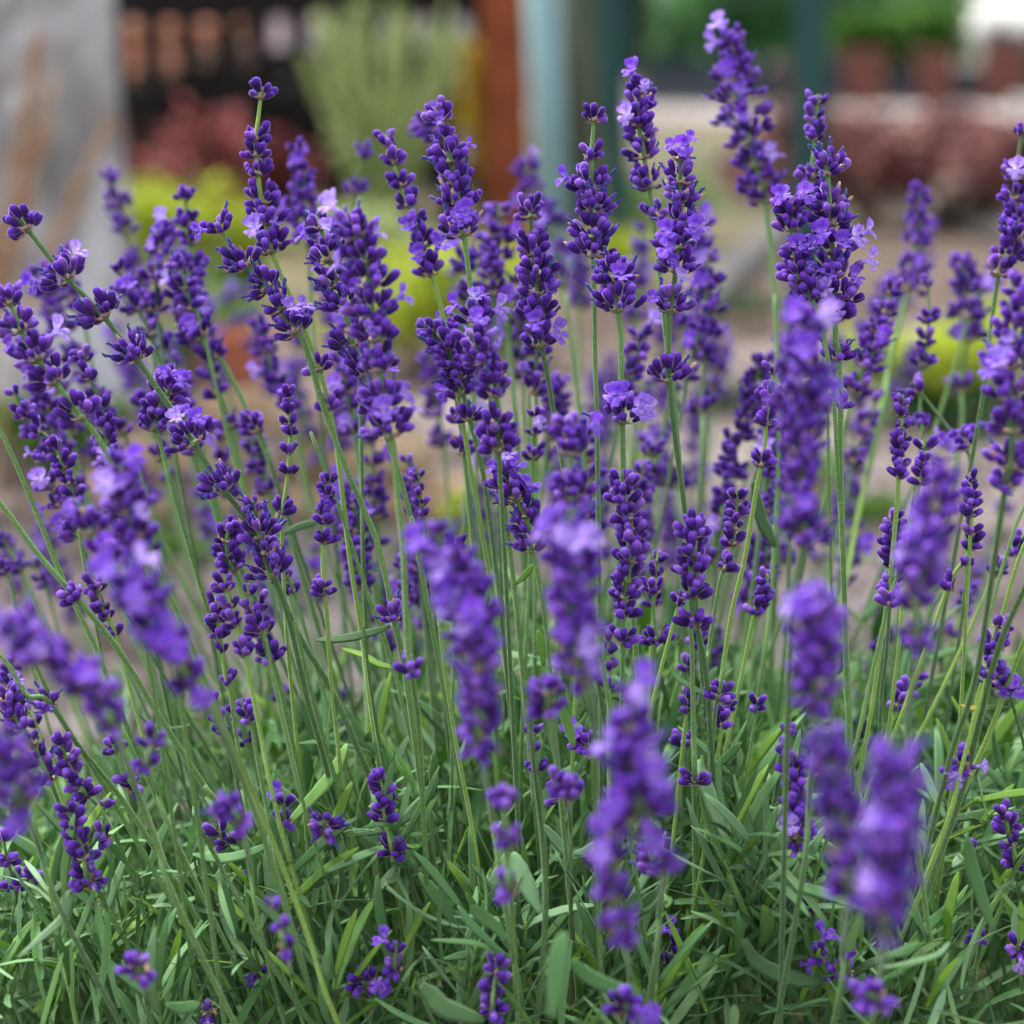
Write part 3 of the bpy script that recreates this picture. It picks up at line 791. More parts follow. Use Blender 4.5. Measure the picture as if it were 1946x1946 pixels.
LM = [LEAF, LEAF, LEAF, LEAF_D, LEAF, LEAF_B, LEAF, LEAF_D, LEAF, LEAF]
for i in range(10):
    L = R.uniform(.030, .052); cu = R.uniform(-.50, .55); side = R.uniform(-.22, .22)
    pts = [Vector((side * L * (u * u), L * (u - .12 * abs(cu) * u * u), cu * L * u * u)) for u in [j / 6 for j in range(7)]]
    mb = MB(); v, f, t = leaf_geo(pts, R.uniform(.0044, .0066), Vector((0, 0, 1)), R.uniform(-.7, .7), .45, .04); mb.add(v, f, 0, t, R.random())
    LEAFM.append(mb.mesh("leaf", [LM[i]]))

GROUPS = "lavender flower stalks"
STALKS = []
def parse(s):
    out = []
    for tok in s.split():
        q = tok.split(','); st = ''
        if len(q) == 4 and q[3][-1] in 'sc': st = q[3][-1]; q[3] = q[3][:-1] or '0'
        q = [float(x) for x in q]
        out.append((q[0], q[1], q[2] if len(q) > 2 else 0, int(q[3]) if len(q) > 3 else 0, st))
    return out
def remap(d):                              # pull the soft stalks further from the plane of focus
    return .94 - (.94 - d) * 1.65 if d < .94 else 1.08 + (d - 1.08) * 1.8 if d > 1.08 else d
def ST(label, d, spec, r=1.15, mat=None, db=None, group=GROUPS, sep=None, seed=None, name="lavender_stalk", tilt=None):
    rr = random.Random(seed if seed is not None else len(STALKS) * 31 + 5)
    it = parse(spec); d = remap(d); db = remap(db) if db is not None else None
    wi = [i for i, q in enumerate(it) if q[2] > 0]
    xs = [q[0] for q in it]; ys = [q[1] for q in it]
    sm = xs[:]
    for i in range(1, len(xs) - 1):
        sm[i] = .25 * xs[i - 1] + .5 * xs[i] + .25 * xs[i + 1]
    ylast = ys[-1]; db = db if db is not None else d + (1.04 - d) * .55
    head_end = ys[max(wi)] if wi else ys[0]
    def dep(y):
        if y <= head_end: return d + (tilt or 0) * (y - head_end) / 500.0
        u = min(1.0, (y - head_end) / max(1, 1500 - head_end)); return d + (db - d) * u
    P3 = [P(sm[i], ys[i], dep(ys[i])) for i in range(len(it))]
    # carry the stem on down into the foot of the plant
    a, b = P3[-2] if len(P3) > 1 else P3[-1] + Vector((0, 0, .05)), P3[-1]
    dirv = (b - a).normalized()
    foot = Vector((b.x + dirv.x / max(.35, -dirv.z) * max(.02, b.z - .06) * .75, b.y + (1.1 - b.y) * .35, .06))
    midp = b.lerp(foot, .5) + Vector((dirv.x * .02, 0, 0))
    ctrl = ([P3[0] + (P3[0] - P3[1]).normalized() * .002] if wi and wi[0] == 0 and len(P3) > 1 else []) + P3
    full = (ctrl + [midp, foot]) if b.z > .12 else ctrl
    path = catmull(full, 5)
    root = empty(name, foot if b.z > .12 else b); tag(root, label, "lavender stalk", group)
    loc = root.location
    mb = MB(); n = len(path)
    rad = [r * .001 * (.72 + .28 * min(1, i / (n * .45))) for i in range(n)]
    v, f, t = tube([p - loc for p in path], rad, 8, True, .10); mb.add(v, f, 0, t, rr.random())
    mb.build("stem", [mat or (STEM if rr.random() < .6 else STEM_D)], root)
    if sep is None: sep = .92 <= d <= 1.09
    az0 = rr.uniform(0, 3.14)
    for c, i in enumerate(wi):
        x, y, w, no, sty = it[i]
        dd = dep(y); W = w * dd * K * 1.10
        j = i
        T = (P3[max(0, j - 1)] - P3[min(len(P3) - 1, j + 1)]).normalized() if len(P3) > 1 else Vector((0, 0, 1))
        # keep whorls upright-ish along the local stem
        hgt = min(.0052, W * .28)
        pos = P3[j] - T * hgt + RGT * ((x - sm[j]) * dd * K * .3)
        rot = Vector((0, 0, 1)).rotation_difference(T).to_matrix().to_4x4() @ Matrix.Rotation(az0 + c * math.pi / 2 + rr.uniform(-.35, .35), 4, 'Z')
        fv = rot.inverted().to_3x3() @ Vector((0, -1, .2)); face = math.atan2(fv.y, fv.x)
        if sep:
            o = bpy.data.objects.new("flower_whorl", collar_mesh(W, rr)); link(o, root)
            o.matrix_basis = Matrix.Translation(pos - loc) @ rot
            for kind, var, M in whorl_items(W, no, sty, rr, face):
                q = bpy.data.objects.new(NAMES[kind], BMESH[kind][var]); link(q, o); q.matrix_basis = M
        else:
            me, s = joined_whorl(W, no, sty, rr)
            o = bpy.data.objects.new("flower_whorl", me); link(o, root)
            o.matrix_basis = Matrix.Translation(pos - loc) @ rot @ Matrix.Rotation(face + rr.uniform(-.7, .7), 4, 'Z') @ Matrix.Scale(s, 4)
    STALKS.append((root, it, dep))
    return root
def LF(spec, w, mat=None, d=None, twist=None, up=None):
    """a leaf traced along photo points, its first point on the stem; it hangs on the stalk that passes there"""
    pts = [tuple(float(q) for q in t.split(',')) for t in spec.split()]
    d = remap(d) if d is not None else None
    best = None
    for root, it, dep in STALKS:
        for i in range(len(it) - 1):
            x0, y0, x1, y1 = it[i][0], it[i][1], it[i + 1][0], it[i + 1][1]
            u = max(0, min(1, ((pts[0][0] - x0) * (x1 - x0) + (pts[0][1] - y0) * (y1 - y0)) / max(1, (x1 - x0) ** 2 + (y1 - y0) ** 2)))
            e = math.hypot(x0 + (x1 - x0) * u - pts[0][0], y0 + (y1 - y0) * u - pts[0][1])
            if d is not None: e += abs(dep(pts[0][1]) - d) * 400
            if best is None or e < best[0]: best = (e, root, dep)
    dd = d if d is not None else best[2](pts[0][1])
    sg = R.choice((-1, 1)) * R.uniform(.004, .018)
    p3 = catmull([P(x, y, dd + sg * (i / (len(pts) - 1)) ** 1.5) for i, (x, y) in enumerate(pts)], 4)
    root = best[1]; mb = MB()
    upv = up or Vector((R.uniform(-.3, .3), -.75, .65)).normalized()
    v, f, t = leaf_geo([p - root.location for p in p3], w * dd * K, upv, twist if twist is not None else R.uniform(-.6, .6), .35, .05)
    mb.add(v, f, 0, t, R.random()); return mb.build("leaf", [mat or LEAF], root)

# ------------------------------------------------------------------ lavender: the stalks, top to bottom, left to right
ST("sharp leaning stalk whose tip whorl touches the left edge, loose whorls along it", .985, "42,422,84,0 120,518,104,2 188,590,98,0s 253,668,84,0s 300,745 362,828,120,3 416,918,98,0s 470,985 510,1075 560,1200 628,1310 700,1470", 1.35)
ST("sharp spike leaning left, pale floret at its tip and three on its lowest whorl", 1.0, "412,425,62,1 456,494,80,0s 500,535,66,0s 524,574,66,0s 554,618,80,3 572,652 612,765 652,874 688,960 725,1046 747,1163,56,0s 765,1260 790,1420", 1.3, STEM)
ST("tall spike with round tip whorl on a pale bare neck before the rose red bush", 1.03, "497,172,50,0c 490,225 486,252,58,0c 486,281,58,0c 486,318,58,0c 496,370,72,0c 504,408,80,0 511,462,84,2 524,520 570,600,50 608,690,55,0c 622,762,52,0c 640,860 663,1055 690,1215 712,1400", 1.1, STEM_Y)
ST("sharp central spike with pale floret near its tip and a separate pale whorl lower down", 1.0, "832,210,58,0c 848,250,30,1 852,292,88,1 864,330,78,0 870,370,90,0s 876,430,90,2s 882,460 895,543 903,596,84,4 916,640 935,760 942,874 957,964 975,1109 997,1320", 1.2, STEM)
ST("spike with plump dark whorls directly left of the pale teal post's foot", 1.03, "1008,396,62,0c 1011,467,72,0 1019,507,86,0 1020,542,86,0 1022,588,78,1 1024,640,84,2 1029,682 1055,808 1087,975 1110,1120", 1.15)
ST("stalk with round tip whorl on a short neck, before the olive and dark green posts", 1.02, "1129,219,46,0c 1127,255 1124,287,54,0c 1124,345,94,1 1126,388,98,0s 1127,436,100,0s 1128,470,92,0s 1128,520 1130,690 1136,900", 1.1)
ST("broad dark head on a long bare stem with a separate pale four-flowered whorl below", .995, "1168,520,84,0s 1172,572,112,1 1176,605 1180,634 1181,720 1182,785,112,5 1183,888 1190,1000 1203,1163 1214,1308 1230,1440", 1.35, STEM)
ST("upright spike topped by a pale floret tuft with two side florets, before the green tree", 1.05, "1218,164,54,2 1211,192,60,0 1212,222,72,2 1214,247,64,0 1221,283,66,0 1232,340,70,0s 1240,398,60,0 1248,480 1262,640 1290,860", 1.1)
ST("sharp spike with pale florets standing up at its tip and a loose whorl below", .995, "1293,288,60,3 1293,330,70,0 1292,366,76,0s 1290,410,80,0s 1289,455,100,3 1288,500,86,2 1280,540 1275,574,86,2s 1270,650 1268,706,88,0s 1275,770 1288,870 1301,968 1316,1090 1326,1180", 1.2, STEM_D)
ST("tallest soft spike at upper right, long and full, left of the dark teal post", 1.15, "1393,78,62,3 1398,106,66,0 1396,140,96,1 1395,181,112,0 1409,220,118,1 1420,258,118,2 1432,303,98,1 1447,344,98,1 1450,372,78,0 1463,453 1476,580 1480,720 1482,900", 1.35, STEM, sep=False)
ST("slim soft spike with gaps in front of the dark teal post", 1.08, "1554,186,36,0c 1551,222,48,0c 1550,252,48,0c 1544,300 1541,324,58,0c 1543,357,44,0c 1546,420 1560,560 1570,700", .9)
ST("sharp tall spike right of the dark teal post with many lilac florets", 1.0, "1572,314,72,0s 1575,350 1576,382,84,0s 1577,410,86,0s 1580,462,110,3 1586,510,120,4 1588,560,120,4 1588,592,90,1 1587,650 1590,668,58,0s 1605,760,44,0s 1592,830 1597,946 1608,1163 1608,1308 1612,1450", 1.3, STEM)
ST("short sharp spike with pale tip florets, pressed against the tall flowering spike's left side", .99, "1500,384,58,3 1502,418,66,0 1511,474,62,1 1512,512,72,2 1530,552,72,1 1558,600 1578,700 1590,850", 1.0)
ST("soft violet spike with even whorls at right before the middle of the red hedge", 1.2, "1746,374,54,0 1746,413,52,0 1744,450,60,0 1735,500,66,1 1726,542,76,1 1721,570 1713,616 1692,700 1660,860", 1.3, STEM)
ST("slim gappy spike with four small separate whorls before the golden shrub at right", 1.12, "1764,536,28,0c 1768,598,50,0c 1762,646,42,0c 1754,682,46,0c 1751,715 1748,800,44,0c 1744,900", .8)
ST("soft full spike ending in a pale pinkish whorl, second from the right edge", 1.2, "1829,504,60,0 1838,545,70,0 1840,590,86,1 1844,634,86,1 1838,660 1826,729,60,0 1815,900", 1.2)
ST("soft spike cut by the right edge beside the red hedge, widest at its middle", 1.08, "1942,250,28,0c 1928,326,50,1 1926,364,56,0 1930,408,64,0 1930,440,90,0 1924,478,84,0 1900,507,60,0 1880,640 1860,800", 1.1, sep=False)
ST("large blurred spike at the right edge with a bright lilac patch halfway", .90, "1940,545,60,1 1936,590,80,0 1930,630,100,1 1920,680,110,3 1918,740,112,3 1925,800,100,0 1926,870,112,0 1915,910,70 1895,1050 1860,1300 1790,1500", 1.2)
ST("single pale flowered whorl on a thin stem right of the golden shrub's middle", 1.1, "1740,735,40,0 1848,838,76,4 1846,880 1838,1000 1825,1200", .9)
ST("blurred foreground spike in front of the tall flowering spike's stem, bright tip and wide middle", .855, "1536,609,65,2 1528,650,80,0 1522,690,100,0 1523,725,112,1 1521,765,122,3 1523,800,122,0 1526,838,98,0 1529,876,95,0 1528,915,100,0 1530,985,95,1s 1529,1018,95,0s 1524,1100 1500,1260", 1.15)
ST("slender spike of four small separate whorls leaning right behind the blurred bright-tipped spike", 1.0, "1471,700,32,0c 1463,742,46,0c 1456,794,46,0c 1452,870,58,0c 1444,920 1416,1055 1391,1163 1366,1290 1360,1345 1351,1427", 1.05, STEM_Y)
ST("small soft grey violet spike with gaps above the pale paving right of middle", 1.14, "1391,837,40,0c 1389,866,40,0c 1380,897,42,0c 1370,952,42,0c 1366,1050", .8)
ST("neat slim spike of four whorls and a pair beneath, left of the slender leaning stem", 1.02, "1402,939,38,0c 1402,966,48,0c 1396,992,48,0c 1396,1024,44,0c 1391,1050 1384,1070,46,0c 1372,1105 1344,1229 1330,1330", .85)
ST("short plump spike of violet buds right of centre, with a small whorl beneath", .965, "1318,1000,70,0c 1318,1036,76,0c 1318,1072,78,0c 1316,1116,72,0c 1314,1174,64,0c 1333,1218 1344,1294 1352,1420", 1.25, STEM_D)
ST("very slim upright spike of tiny tight whorls at right with a fresh green stem", .985, "1715,758,32,0c 1715,780,36,0c 1715,804,36,0c 1715,830,38,0c 1712,855,40,0c 1711,878,38,0c 1709,896,36,0c 1706,964 1695,1073 1681,1182 1663,1308 1640,1440", 1.0, STEM_Y)
ST("very slim short spike just right of the slimmest one, partly behind the blurred dark spike", 1.03, "1757,841,36,0c 1754,876,40,0c 1751,906,38,0c 1748,925 1742,964 1731,1011 1715,1120 1700,1300", .85, STEM_Y)
ST("slim spike with gaps beneath the slimmest one, crossed by its fresh green stem", 1.0, "1702,977,38,0c 1698,1000,46,0c 1696,1024,48,0c 1697,1043,48,0c 1694,1064,48,0c 1692,1104,48,0c 1694,1145 1684,1249 1674,1320 1668,1440", .9)
ST("tiny slim spike with a pair of buds beneath, standing clear near the right edge", .995, "1844,906,28,0c 1846,930,40,0c 1846,952,40,0c 1846,970,36,0c 1847,1003,34,0c 1844,1022 1840,1127 1829,1308 1815,1450", .85, STEM_Y)
ST("dark blurred foreground spike leaning right, hiding the middle of the slim right stalks", .83, "1793,910,60,0 1786,948,86,0 1774,984,92,0 1771,1022,98,0 1762,1058,108,2 1753,1094,104,1 1738,1130,72,0 1746,1207,80,0c 1742,1260 1730,1500", 1.1)
ST("stocky blurred foreground spike right of centre with a lilac floret on its left shoulder", .82, "1554,1131,70,0 1546,1158,118,2 1547,1188,124,0 1547,1222,106,1 1550,1256,104,0 1552,1292,100,0 1556,1325,90,0 1540,1500 1520,1700", 1.15)
ST("small sharp spike beside the right edge stems with lilac florets at its foot", .985, "1897,1185,30,0c 1888,1218,50,0c 1879,1245,44,0c 1885,1284,56,0s 1920,1300,50,2 1925,1340", .9)
ST("slim sharp spike of seven tiny whorls standing left of centre before the blurred stems", 1.02, "547,747,32,0c 547,773,36,0c 550,796,36,0c 552,818,28,0c 551,850,38,0c 548,888,38,0c 545,930 537,962,40,0c 533,1018 540,1160 556,1330", .9, STEM_Y)
ST("slim sharp spike with tight tip and a lone whorl of buds far below", .99, "625,910,28,0c 624,930,36,0c 622,952,42,0c 619,981,42,0c 616,1020,44,0c 614,1040 612,1080 616,1115,44,0c 621,1180 630,1308 641,1402 652,1518", .95, STEM_Y)
ST("slim sharp spike of five small whorls in front of the left leaning stems", 1.0, "413,1113,30,0c 410,1139,34,0c 412,1168,40,0c 416,1200,40,0c 420,1230,26,0c 430,1289,36,0c 438,1312 446,1390 460,1470", .9, STEM_Y)
ST("sharp spike of loose wide whorls under the left leaning stalk", 1.01, "440,1000,40,0c 432,1014,60,0c 428,1044,60,0c 438,1068,66,0c 446,1090 460,1120 489,1148,62,0c 489,1187,62,0c 512,1240,72,0c 520,1290 560,1430", 1.1, STEM)
ST("dark spike with three stacked whorls at the end of the left leaning stem", .985, "482,960,40,0s 490,1006,88,0s 500,1040,60,0s 507,1078,92,0s 524,1108 545,1180 585,1330 620,1460", 1.2, STEM_D)
ST("soft slender spike above the sandy path at left", 1.05, "105,845,30,0c 116,877,46,0c 127,908,46,0c 141,941,46,0c 150,1000 165,1100", .8)
ST("small sharp spike with separate little whorls between the two left leaning stalks", 1.05, "156,674,46,0c 166,709,40,0c 180,740 194,764,34,0c 197,800,44,0c 199,828,50,0c 205,850 225,872,36,0c 240,960 262,1080", .9)
ST("soft spike left of the main leaning stalk, its whorls rising to the left edge", .95, "14,562,64,0 30,612,80,0 62,668,104,2 88,712,98,1 150,780,84,0 180,830 230,930 300,1090 380,1270", 1.2)
ST("soft spike against the grey trunk, the most distant one at upper left", 1.22, "211,336,40,0 228,382,56,0 232,430,56,0 252,498,60,0 266,548,68,1 280,600 305,760", 1.0)
ST("soft spike with round tip over the golden shrub at left", 1.12, "352,366,50,0c 354,417,46,0c 360,448,54,0c 362,511,80,0 352,552,90,1 360,596,90,1 367,632,76,0 402,670,60,0s 414,694 475,790 533,924 570,1080", 1.2, STEM)
ST("soft pale flowered spike left of the round-tipped one", 1.13, "312,430,50,1 315,468,68,2 300,520,66,1 285,575,60,0 310,690 340,900", 1.0)
ST("soft spike behind the tall red bush stalk, with a lilac second whorl", 1.16, "567,286,46,0 575,324,44,2 577,350,54,0 580,386,60,0 580,420,78,1 585,450,70,1 590,600 610,800", 1.0)
ST("soft spike with ring shaped tip whorl before the pale feathery grass", 1.2, "691,288,42,0 678,352,48,0c 668,400 662,440,84,1 660,490,80,0 664,640 680,900", 1.0)
ST("clear spike of evenly spaced small whorls leaning left over the golden shrub at centre", 1.06, "734,263,48,0c 741,297,55,0c 757,342,52,0c 772,378,57,0c 786,414,58,0c 800,454,64,1 814,506,66,2 823,540 845,623 872,760", 1.1, STEM_Y)
ST("soft lilac tip peeping out behind the sharp central spike", 1.14, "806,238,56,2 812,262,40,0 870,440,46 890,500,70,1 890,560,64,0 900,760", .9)
ST("full spike with spent tip and wide floret whorl, left of centre behind the blurred one", .985, "606,420,56,0s 622,478,108,3s 636,528,90,1s 650,570,90,0s 665,640,96,0s 690,692,84,0s 712,760,76,2 735,830 756,900 783,982 800,1080", 1.15)
ST("soft large spike overlapping the spent-tipped one, its lowest whorl with two lilac florets", .925, "672,432,86,1 690,480,90,1 703,530,104,1 706,580,110,2 714,628,108,0 716,686,104,0 728,752,96,1 738,812,112,2 748,850 756,950 765,1037 777,1236 779,1268,50,0c 787,1320 800,1450", 1.2, STEM, sep=False)
ST("tall lilac soft spike behind the plump dark-whorled one", 1.25, "1000,316,50,1 1008,350,52,0 1022,395,70,1 1044,430,90,2 1052,480,92,1 1062,530,80,1 1085,640 1110,860", 1.3)
ST("soft spike with pale florets on a pale stem left of the plump dark-whorled one", 1.15, "950,396,54,0 946,446,78,2 942,478,70,0 950,505 962,580 971,700 985,900", 1.3)
ST("soft lilac spike behind the right side of the two-pale-tip spike, dense to its foot", 1.16, "1328,420,56,1 1335,470,60,1 1345,530,70,1 1345,580,66,1 1338,625,66,0 1336,672,62,0 1340,700 1335,770,60,0c 1330,960", 1.2)
ST("far soft violet spike leaning left above the flower pot", 1.5, "446,565,72,1 464,612,80,1 486,655,66,0 508,690,56,0 528,735,60,0 560,860", 1.4)
ST("single soft whorl at the end of a stem bent left, below the golden shrub", 1.1, "482,806,62,0 500,850 540,960", 1.0)
ST("loose clear cluster with an upright floret crossed by the left leaning stem", 1.04, "330,718,56,1 328,742,86,1c 300,772,70,0c 288,800,62,0c 310,880 350,1010", 1.0)
ST("clear spike leaning right, middle left of centre, with small dense whorls", 1.05, "812,622,50,0 838,650,76,0 855,676,80,0 868,704,74,0 874,732,74,0 888,782,60,0s 903,837 921,928 946,1091 960,1250", 1.15)
ST("soft foreground spike of three whorls crossing the central stem", .94, "899,640,70,1 906,670,80,0 945,700,60,0 936,734,72,0 948,800,72,0 946,838,88,0c 950,920 958,1040", 1.0, sep=False)
ST("sharp spike with lilac florets and dark foot whorl just right of the central stem", .99, "960,890,46,1 966,905,78,2 968,935,86,1 996,968,58,2 1003,992,66,0s 1007,1028,66,0s 1011,1050 1022,1102 1040,1200 1050,1330", 1.05, STEM)
ST("pair of soft whorls on a slanting stem at the centre right", .90, "1087,810,72,1c 1084,842,92,0c 1084,910,66,0c 1084,932,92,0 1100,1000 1120,1100", 1.0)
ST("large blurred foreground spike at the centre left with a tiny yellow spot on its shoulder", .845, "828,1004,42,0 836,1032,82,0 850,1064,100,1 868,1093,106,0 886,1124,114,1 895,1158,118,2 902,1192,110,2 903,1222,96,0 908,1255,94,1 912,1308,96,0 910,1350,92,0 906,1402,96,0 915,1440 935,1560 960,1720", 1.15)
ST("large blurred foreground spike at the centre with a bright floret bulge on its right", .84, "1087,979,84,0 1083,1013,110,1 1087,1050,120,3 1087,1086,114,1 1086,1118,100,0 1087,1155,108,1 1088,1192,112,1 1090,1230,104,2 1100,1268,98,1 1127,1310 1131,1390 1133,1572", 1.25)
ST("clear spike with knobbly plump whorls between the blurred centre spike and the plump bud spike", .97, "1182,906,62,0c 1185,937,66,0c 1189,970,66,0 1202,1006,72,0c 1200,1048,80,0c 1196,1087,70,0c 1187,1122,56,0c 1184,1155,62,0c 1184,1207,58,0c 1184,1240 1182,1330 1180,1420", 1.1)
ST("pair of small soft whorls under the knobbly spike's right side", 1.03, "1240,1113,54,0c 1238,1150 1250,1207,60,0c 1240,1300", .9)
ST("tiny slim dark spike behind the steeply leaning stems left of centre", 1.05, "794,903,24,0c 797,930,28,0c 799,953,26,0c 804,976,24,0c 812,1040 825,1160", .7)
ST("soft lone whorl in front of the pale paving right of the four-flowered whorl", 1.2, "1236,837,68,1 1270,900,66,0 1283,915,60,0 1290,1040", 1.0)
ST("sharp bare stem entering at the left edge and crossing the lower left diagonally", .955, "-30,925,40,0 0,968 72,1048 130,1128,56,0c 217,1229 319,1376 391,1489 440,1560", 1.3, STEM)
ST("soft bare stem rising steeply to the left edge above the sharp diagonal one", 1.0, "-40,740,60 0,823 54,946 123,1102 180,1230 240,1380", 1.2, STEM)
ST("blurred foreground cluster with a bright lilac patch on the left leaning stems", .875, "232,880,60,1 236,920,78,1 240,950,92,1 254,1004,92,1 264,1038,80,0 280,1090 330,1240", 1.0)
ST("blurred foreground cluster of dull violet left of the bright one", .89, "150,960,50,1 167,995,70,0 203,1046,76,1 230,1100 290,1300", .9)
ST("long blurred foreground spike slanting across the left middle, lowest whorl pointing up right", .84, "236,1095,84,1 252,1120,100,1 274,1140,104,2 300,1176,98,2 305,1214,86,1 336,1245,88,2 348,1283,80,1 390,1330 440,1450 520,1650", 1.15)
ST("thick blurred foreground spike slanting down from the left edge, the palest at its top", .83, "50,1190,104,2 66,1232,108,1 120,1258,92,1 148,1278,92,0 172,1310,86,1 200,1348,76,0 206,1375,52,0 250,1480 301,1608 344,1735", 1.2)
ST("sharp spike at the left edge with a lilac floret at its tip", .97, "14,1317,56,2 12,1348,50,0 33,1371,56,0s 62,1404,52,0s 70,1436,52,0s 92,1472,46,0c 100,1520 145,1626 190,1740", 1.1, STEM)
ST("blurred dark spike cut by the left edge beneath the thick slanting one", .83, "14,1409,72,0 22,1449,96,0 24,1483,100,0 33,1521,98,1 60,1600 130,1760", 1.1)
ST("long sharp stem from the left edge carrying one dark spent whorl", .965, "-30,1230 0,1253 65,1320 74,1331,62,0s 150,1420 230,1520 320,1650 400,1790 470,1930", 1.25, STEM)
ST("second long sharp stem beside the dark-whorled one, bare to the bottom", .95, "30,1200 47,1246 109,1355 181,1471 261,1601 341,1735 417,1840 480,1940", 1.25, STEM)
ST("short sharp bud spike crossed by the long bare stems at the lower left", .975, "112,1404,36,0c 122,1432,46,0c 133,1458,50,0c 146,1483,46,0c 162,1508,42,0c 181,1532 217,1590 262,1690 300,1800", 1.0, STEM)
ST("tall narrow sharp bud spike in the lower left with a broad foot whorl", .955, "127,1532,36,0c 138,1562,42,0c 150,1594,50,0c 156,1618,58,0c 166,1666,72,0s 176,1688 217,1753 262,1830 300,1930", 1.1, STEM)
ST("little bud cluster with upright lone bud right of the narrow lower left spike", .98, "197,1530,18,0c 194,1584,48,0c 205,1640 235,1760 262,1850", .8)
ST("loose sharp cluster pointing down right from the blurred left spike", .97, "215,1413,56,0c 236,1470,40,0c 252,1490,46,0c 262,1520 300,1608 350,1720", 1.0, STEM)
ST("soft ball-like whorl right of the loose lower left cluster", .88, "292,1405,54,0c 270,1450,50,0c 290,1500 340,1610", .9)
ST("sharp bud cluster at the left edge three quarters down, with a broad lower pair", 1.0, "5,1588,32,0c 14,1632,42,0c 20,1677,54,0c 62,1672,50,0c 50,1710 100,1770 145,1826 200,1920", 1.0, STEM)
ST("loose small cluster of dark buds under the left leaning stems", 1.0, "380,1310,26,0c 400,1330,30,0c 414,1362,32,0c 424,1390,26,0c 440,1450 465,1560", .8)
ST("blurred small foreground cluster above the grey leaf at lower left", .87, "424,1530,50,0 440,1538,66,0 456,1560,50,0 470,1640 500,1790", .9)
ST("sharp pair of small bud clusters above the grey leaf at lower left", 1.0, "413,1574,36,0c 418,1598,34,0c 449,1590,34,0c 475,1650,30,0c 490,1700 520,1820", .8)
ST("bud stalk with one bright lilac floret standing up beside the long upright leaf", .97, "538,1518,40,1 540,1556,46,0c 545,1600 575,1700 620,1840", .9)
ST("blurred bud spike hanging in front of the leaves at the bottom left of centre", .88, "518,1717,36,0c 528,1757,42,0c 540,1800,44,0c 552,1850 575,1940", .9)
ST("blurred star shaped bud cluster low at the left", .88, "264,1842,74,0c 275,1890 290,1950", .9)
ST("sharp spent whorl between two long leaves at the lower left of centre", .97, "616,1568,74,0s 628,1602 652,1681 690,1770 740,1900", 1.5, STEM_D)
ST("lone lilac floret cluster at the bottom edge left of centre", .98, "395,1925,50,3c 430,1935", .8)
ST("lone lilac floret near the bottom, second from the left", .99, "489,1850,36,1c 500,1900", .7)
ST("pair of lilac floret clusters on a forked stem at the bottom left of centre", .95, "752,1800,40,2 752,1842,46,0c 740,1870 730,1940", .9)
ST("drooping lilac floret left of the forked pair", .95, "692,1868,64,2c 735,1885 745,1940", .8)
ST("small sharp bud spike low at centre left with a loose pair of whorls beneath", .99, "721,1472,36,0c 729,1497,42,0c 726,1520,42,0c 729,1546,48,0c 736,1580 746,1612,56,0c 747,1650 769,1753 790,1880", .95, STEM_Y)
ST("blurred foreground spike of three separated round whorls low at the centre", .86, "957,1514,64,0c 962,1560 964,1594,56,0c 966,1640 968,1686,58,0c 968,1720 985,1946", 1.1)
ST("soft foreground cluster above the low centre, dull violet", .88, "1040,1300,70,0 1040,1340,74,0 1048,1400 1070,1560", 1.0)
ST("slim clear bud column right of the long centre stem", 1.02, "1015,1388,24,0c 1020,1417,28,0c 1018,1456,36,0c 1030,1520 1040,1640", .8)
ST("sharp pair of opening buds on a thick dark stem at the centre right", .98, "1105,1400,44,1c 1125,1422,50,0c 1133,1440 1134,1500 1133,1572 1136,1720", 1.4, STEM_D)
ST("large dark blurred foreground spike low right of centre, bright floret patches on both flanks", .82, "1200,1320,54,2 1202,1364,88,0 1204,1400,102,0 1210,1436,118,0 1208,1472,128,2 1212,1508,126,2 1210,1545,118,3 1243,1640,78,0 1275,1636,60,0 1250,1720 1240,1860", 1.15)
ST("blurred foreground spike hanging below the large dark one to its left", .83, "1160,1566,76,0 1158,1622,88,1 1163,1682,88,0 1180,1748,82,0 1180,1768,60,0 1195,1850 1215,1940", 1.0)
ST("soft pair of foreground whorls left of the large dark spike", .9, "1060,1490,50,0c 1044,1504,62,0c 1088,1500,64,0c 1080,1560 1085,1700", .9)
ST("small soft spike at the bottom edge just left of the middle", .93, "946,1838,46,0c 940,1873,50,0c 930,1916,56,0c 945,1950", .9)
ST("sharp little cluster with a lilac floret behind the bare stem low right of centre", 1.0, "1290,1795,40,2 1265,1824,28,0c 1262,1860,34,0c 1240,1875,26,0c 1280,1940", .8)
ST("blurred violet patch at the bottom edge right of centre", .88, "1190,1912,66,1 1200,1946", .8)
ST("pair of sharp buds on a bare upright stem right of the large dark foreground spike", .98, "1312,1180 1315,1246 1319,1400 1320,1474,56,0c 1321,1600 1322,1790 1325,1930", 1.3, STEM)
ST("neat pair of sharp buds above two thin curved leaves on a slender stem", .985, "1376,1270 1367,1312,56,0c 1361,1345 1352,1427 1346,1520", 1.0, STEM)
ST("pair of small buds half hidden left of the neat upright pair", 1.04, "1297,1408,40,0c 1292,1450 1296,1560", .7)
ST("knobbly soft spike right of the upright rosette of leaves", .945, "1503,1388,32,0c 1498,1420,50,0c 1506,1450,56,0c 1508,1485,60,0c 1513,1514,62,0c 1512,1538,60,0c 1514,1570,74,1c 1514,1596,62,0c 1530,1640 1521,1753 1512,1890", 1.2, STEM_D, sep=False)
ST("two small bud clusters astride a dark stem below the knobbly soft spike", .98, "1530,1640 1512,1690,34,0c 1550,1716,46,0s 1523,1760 1514,1900", 1.3, STEM_D)
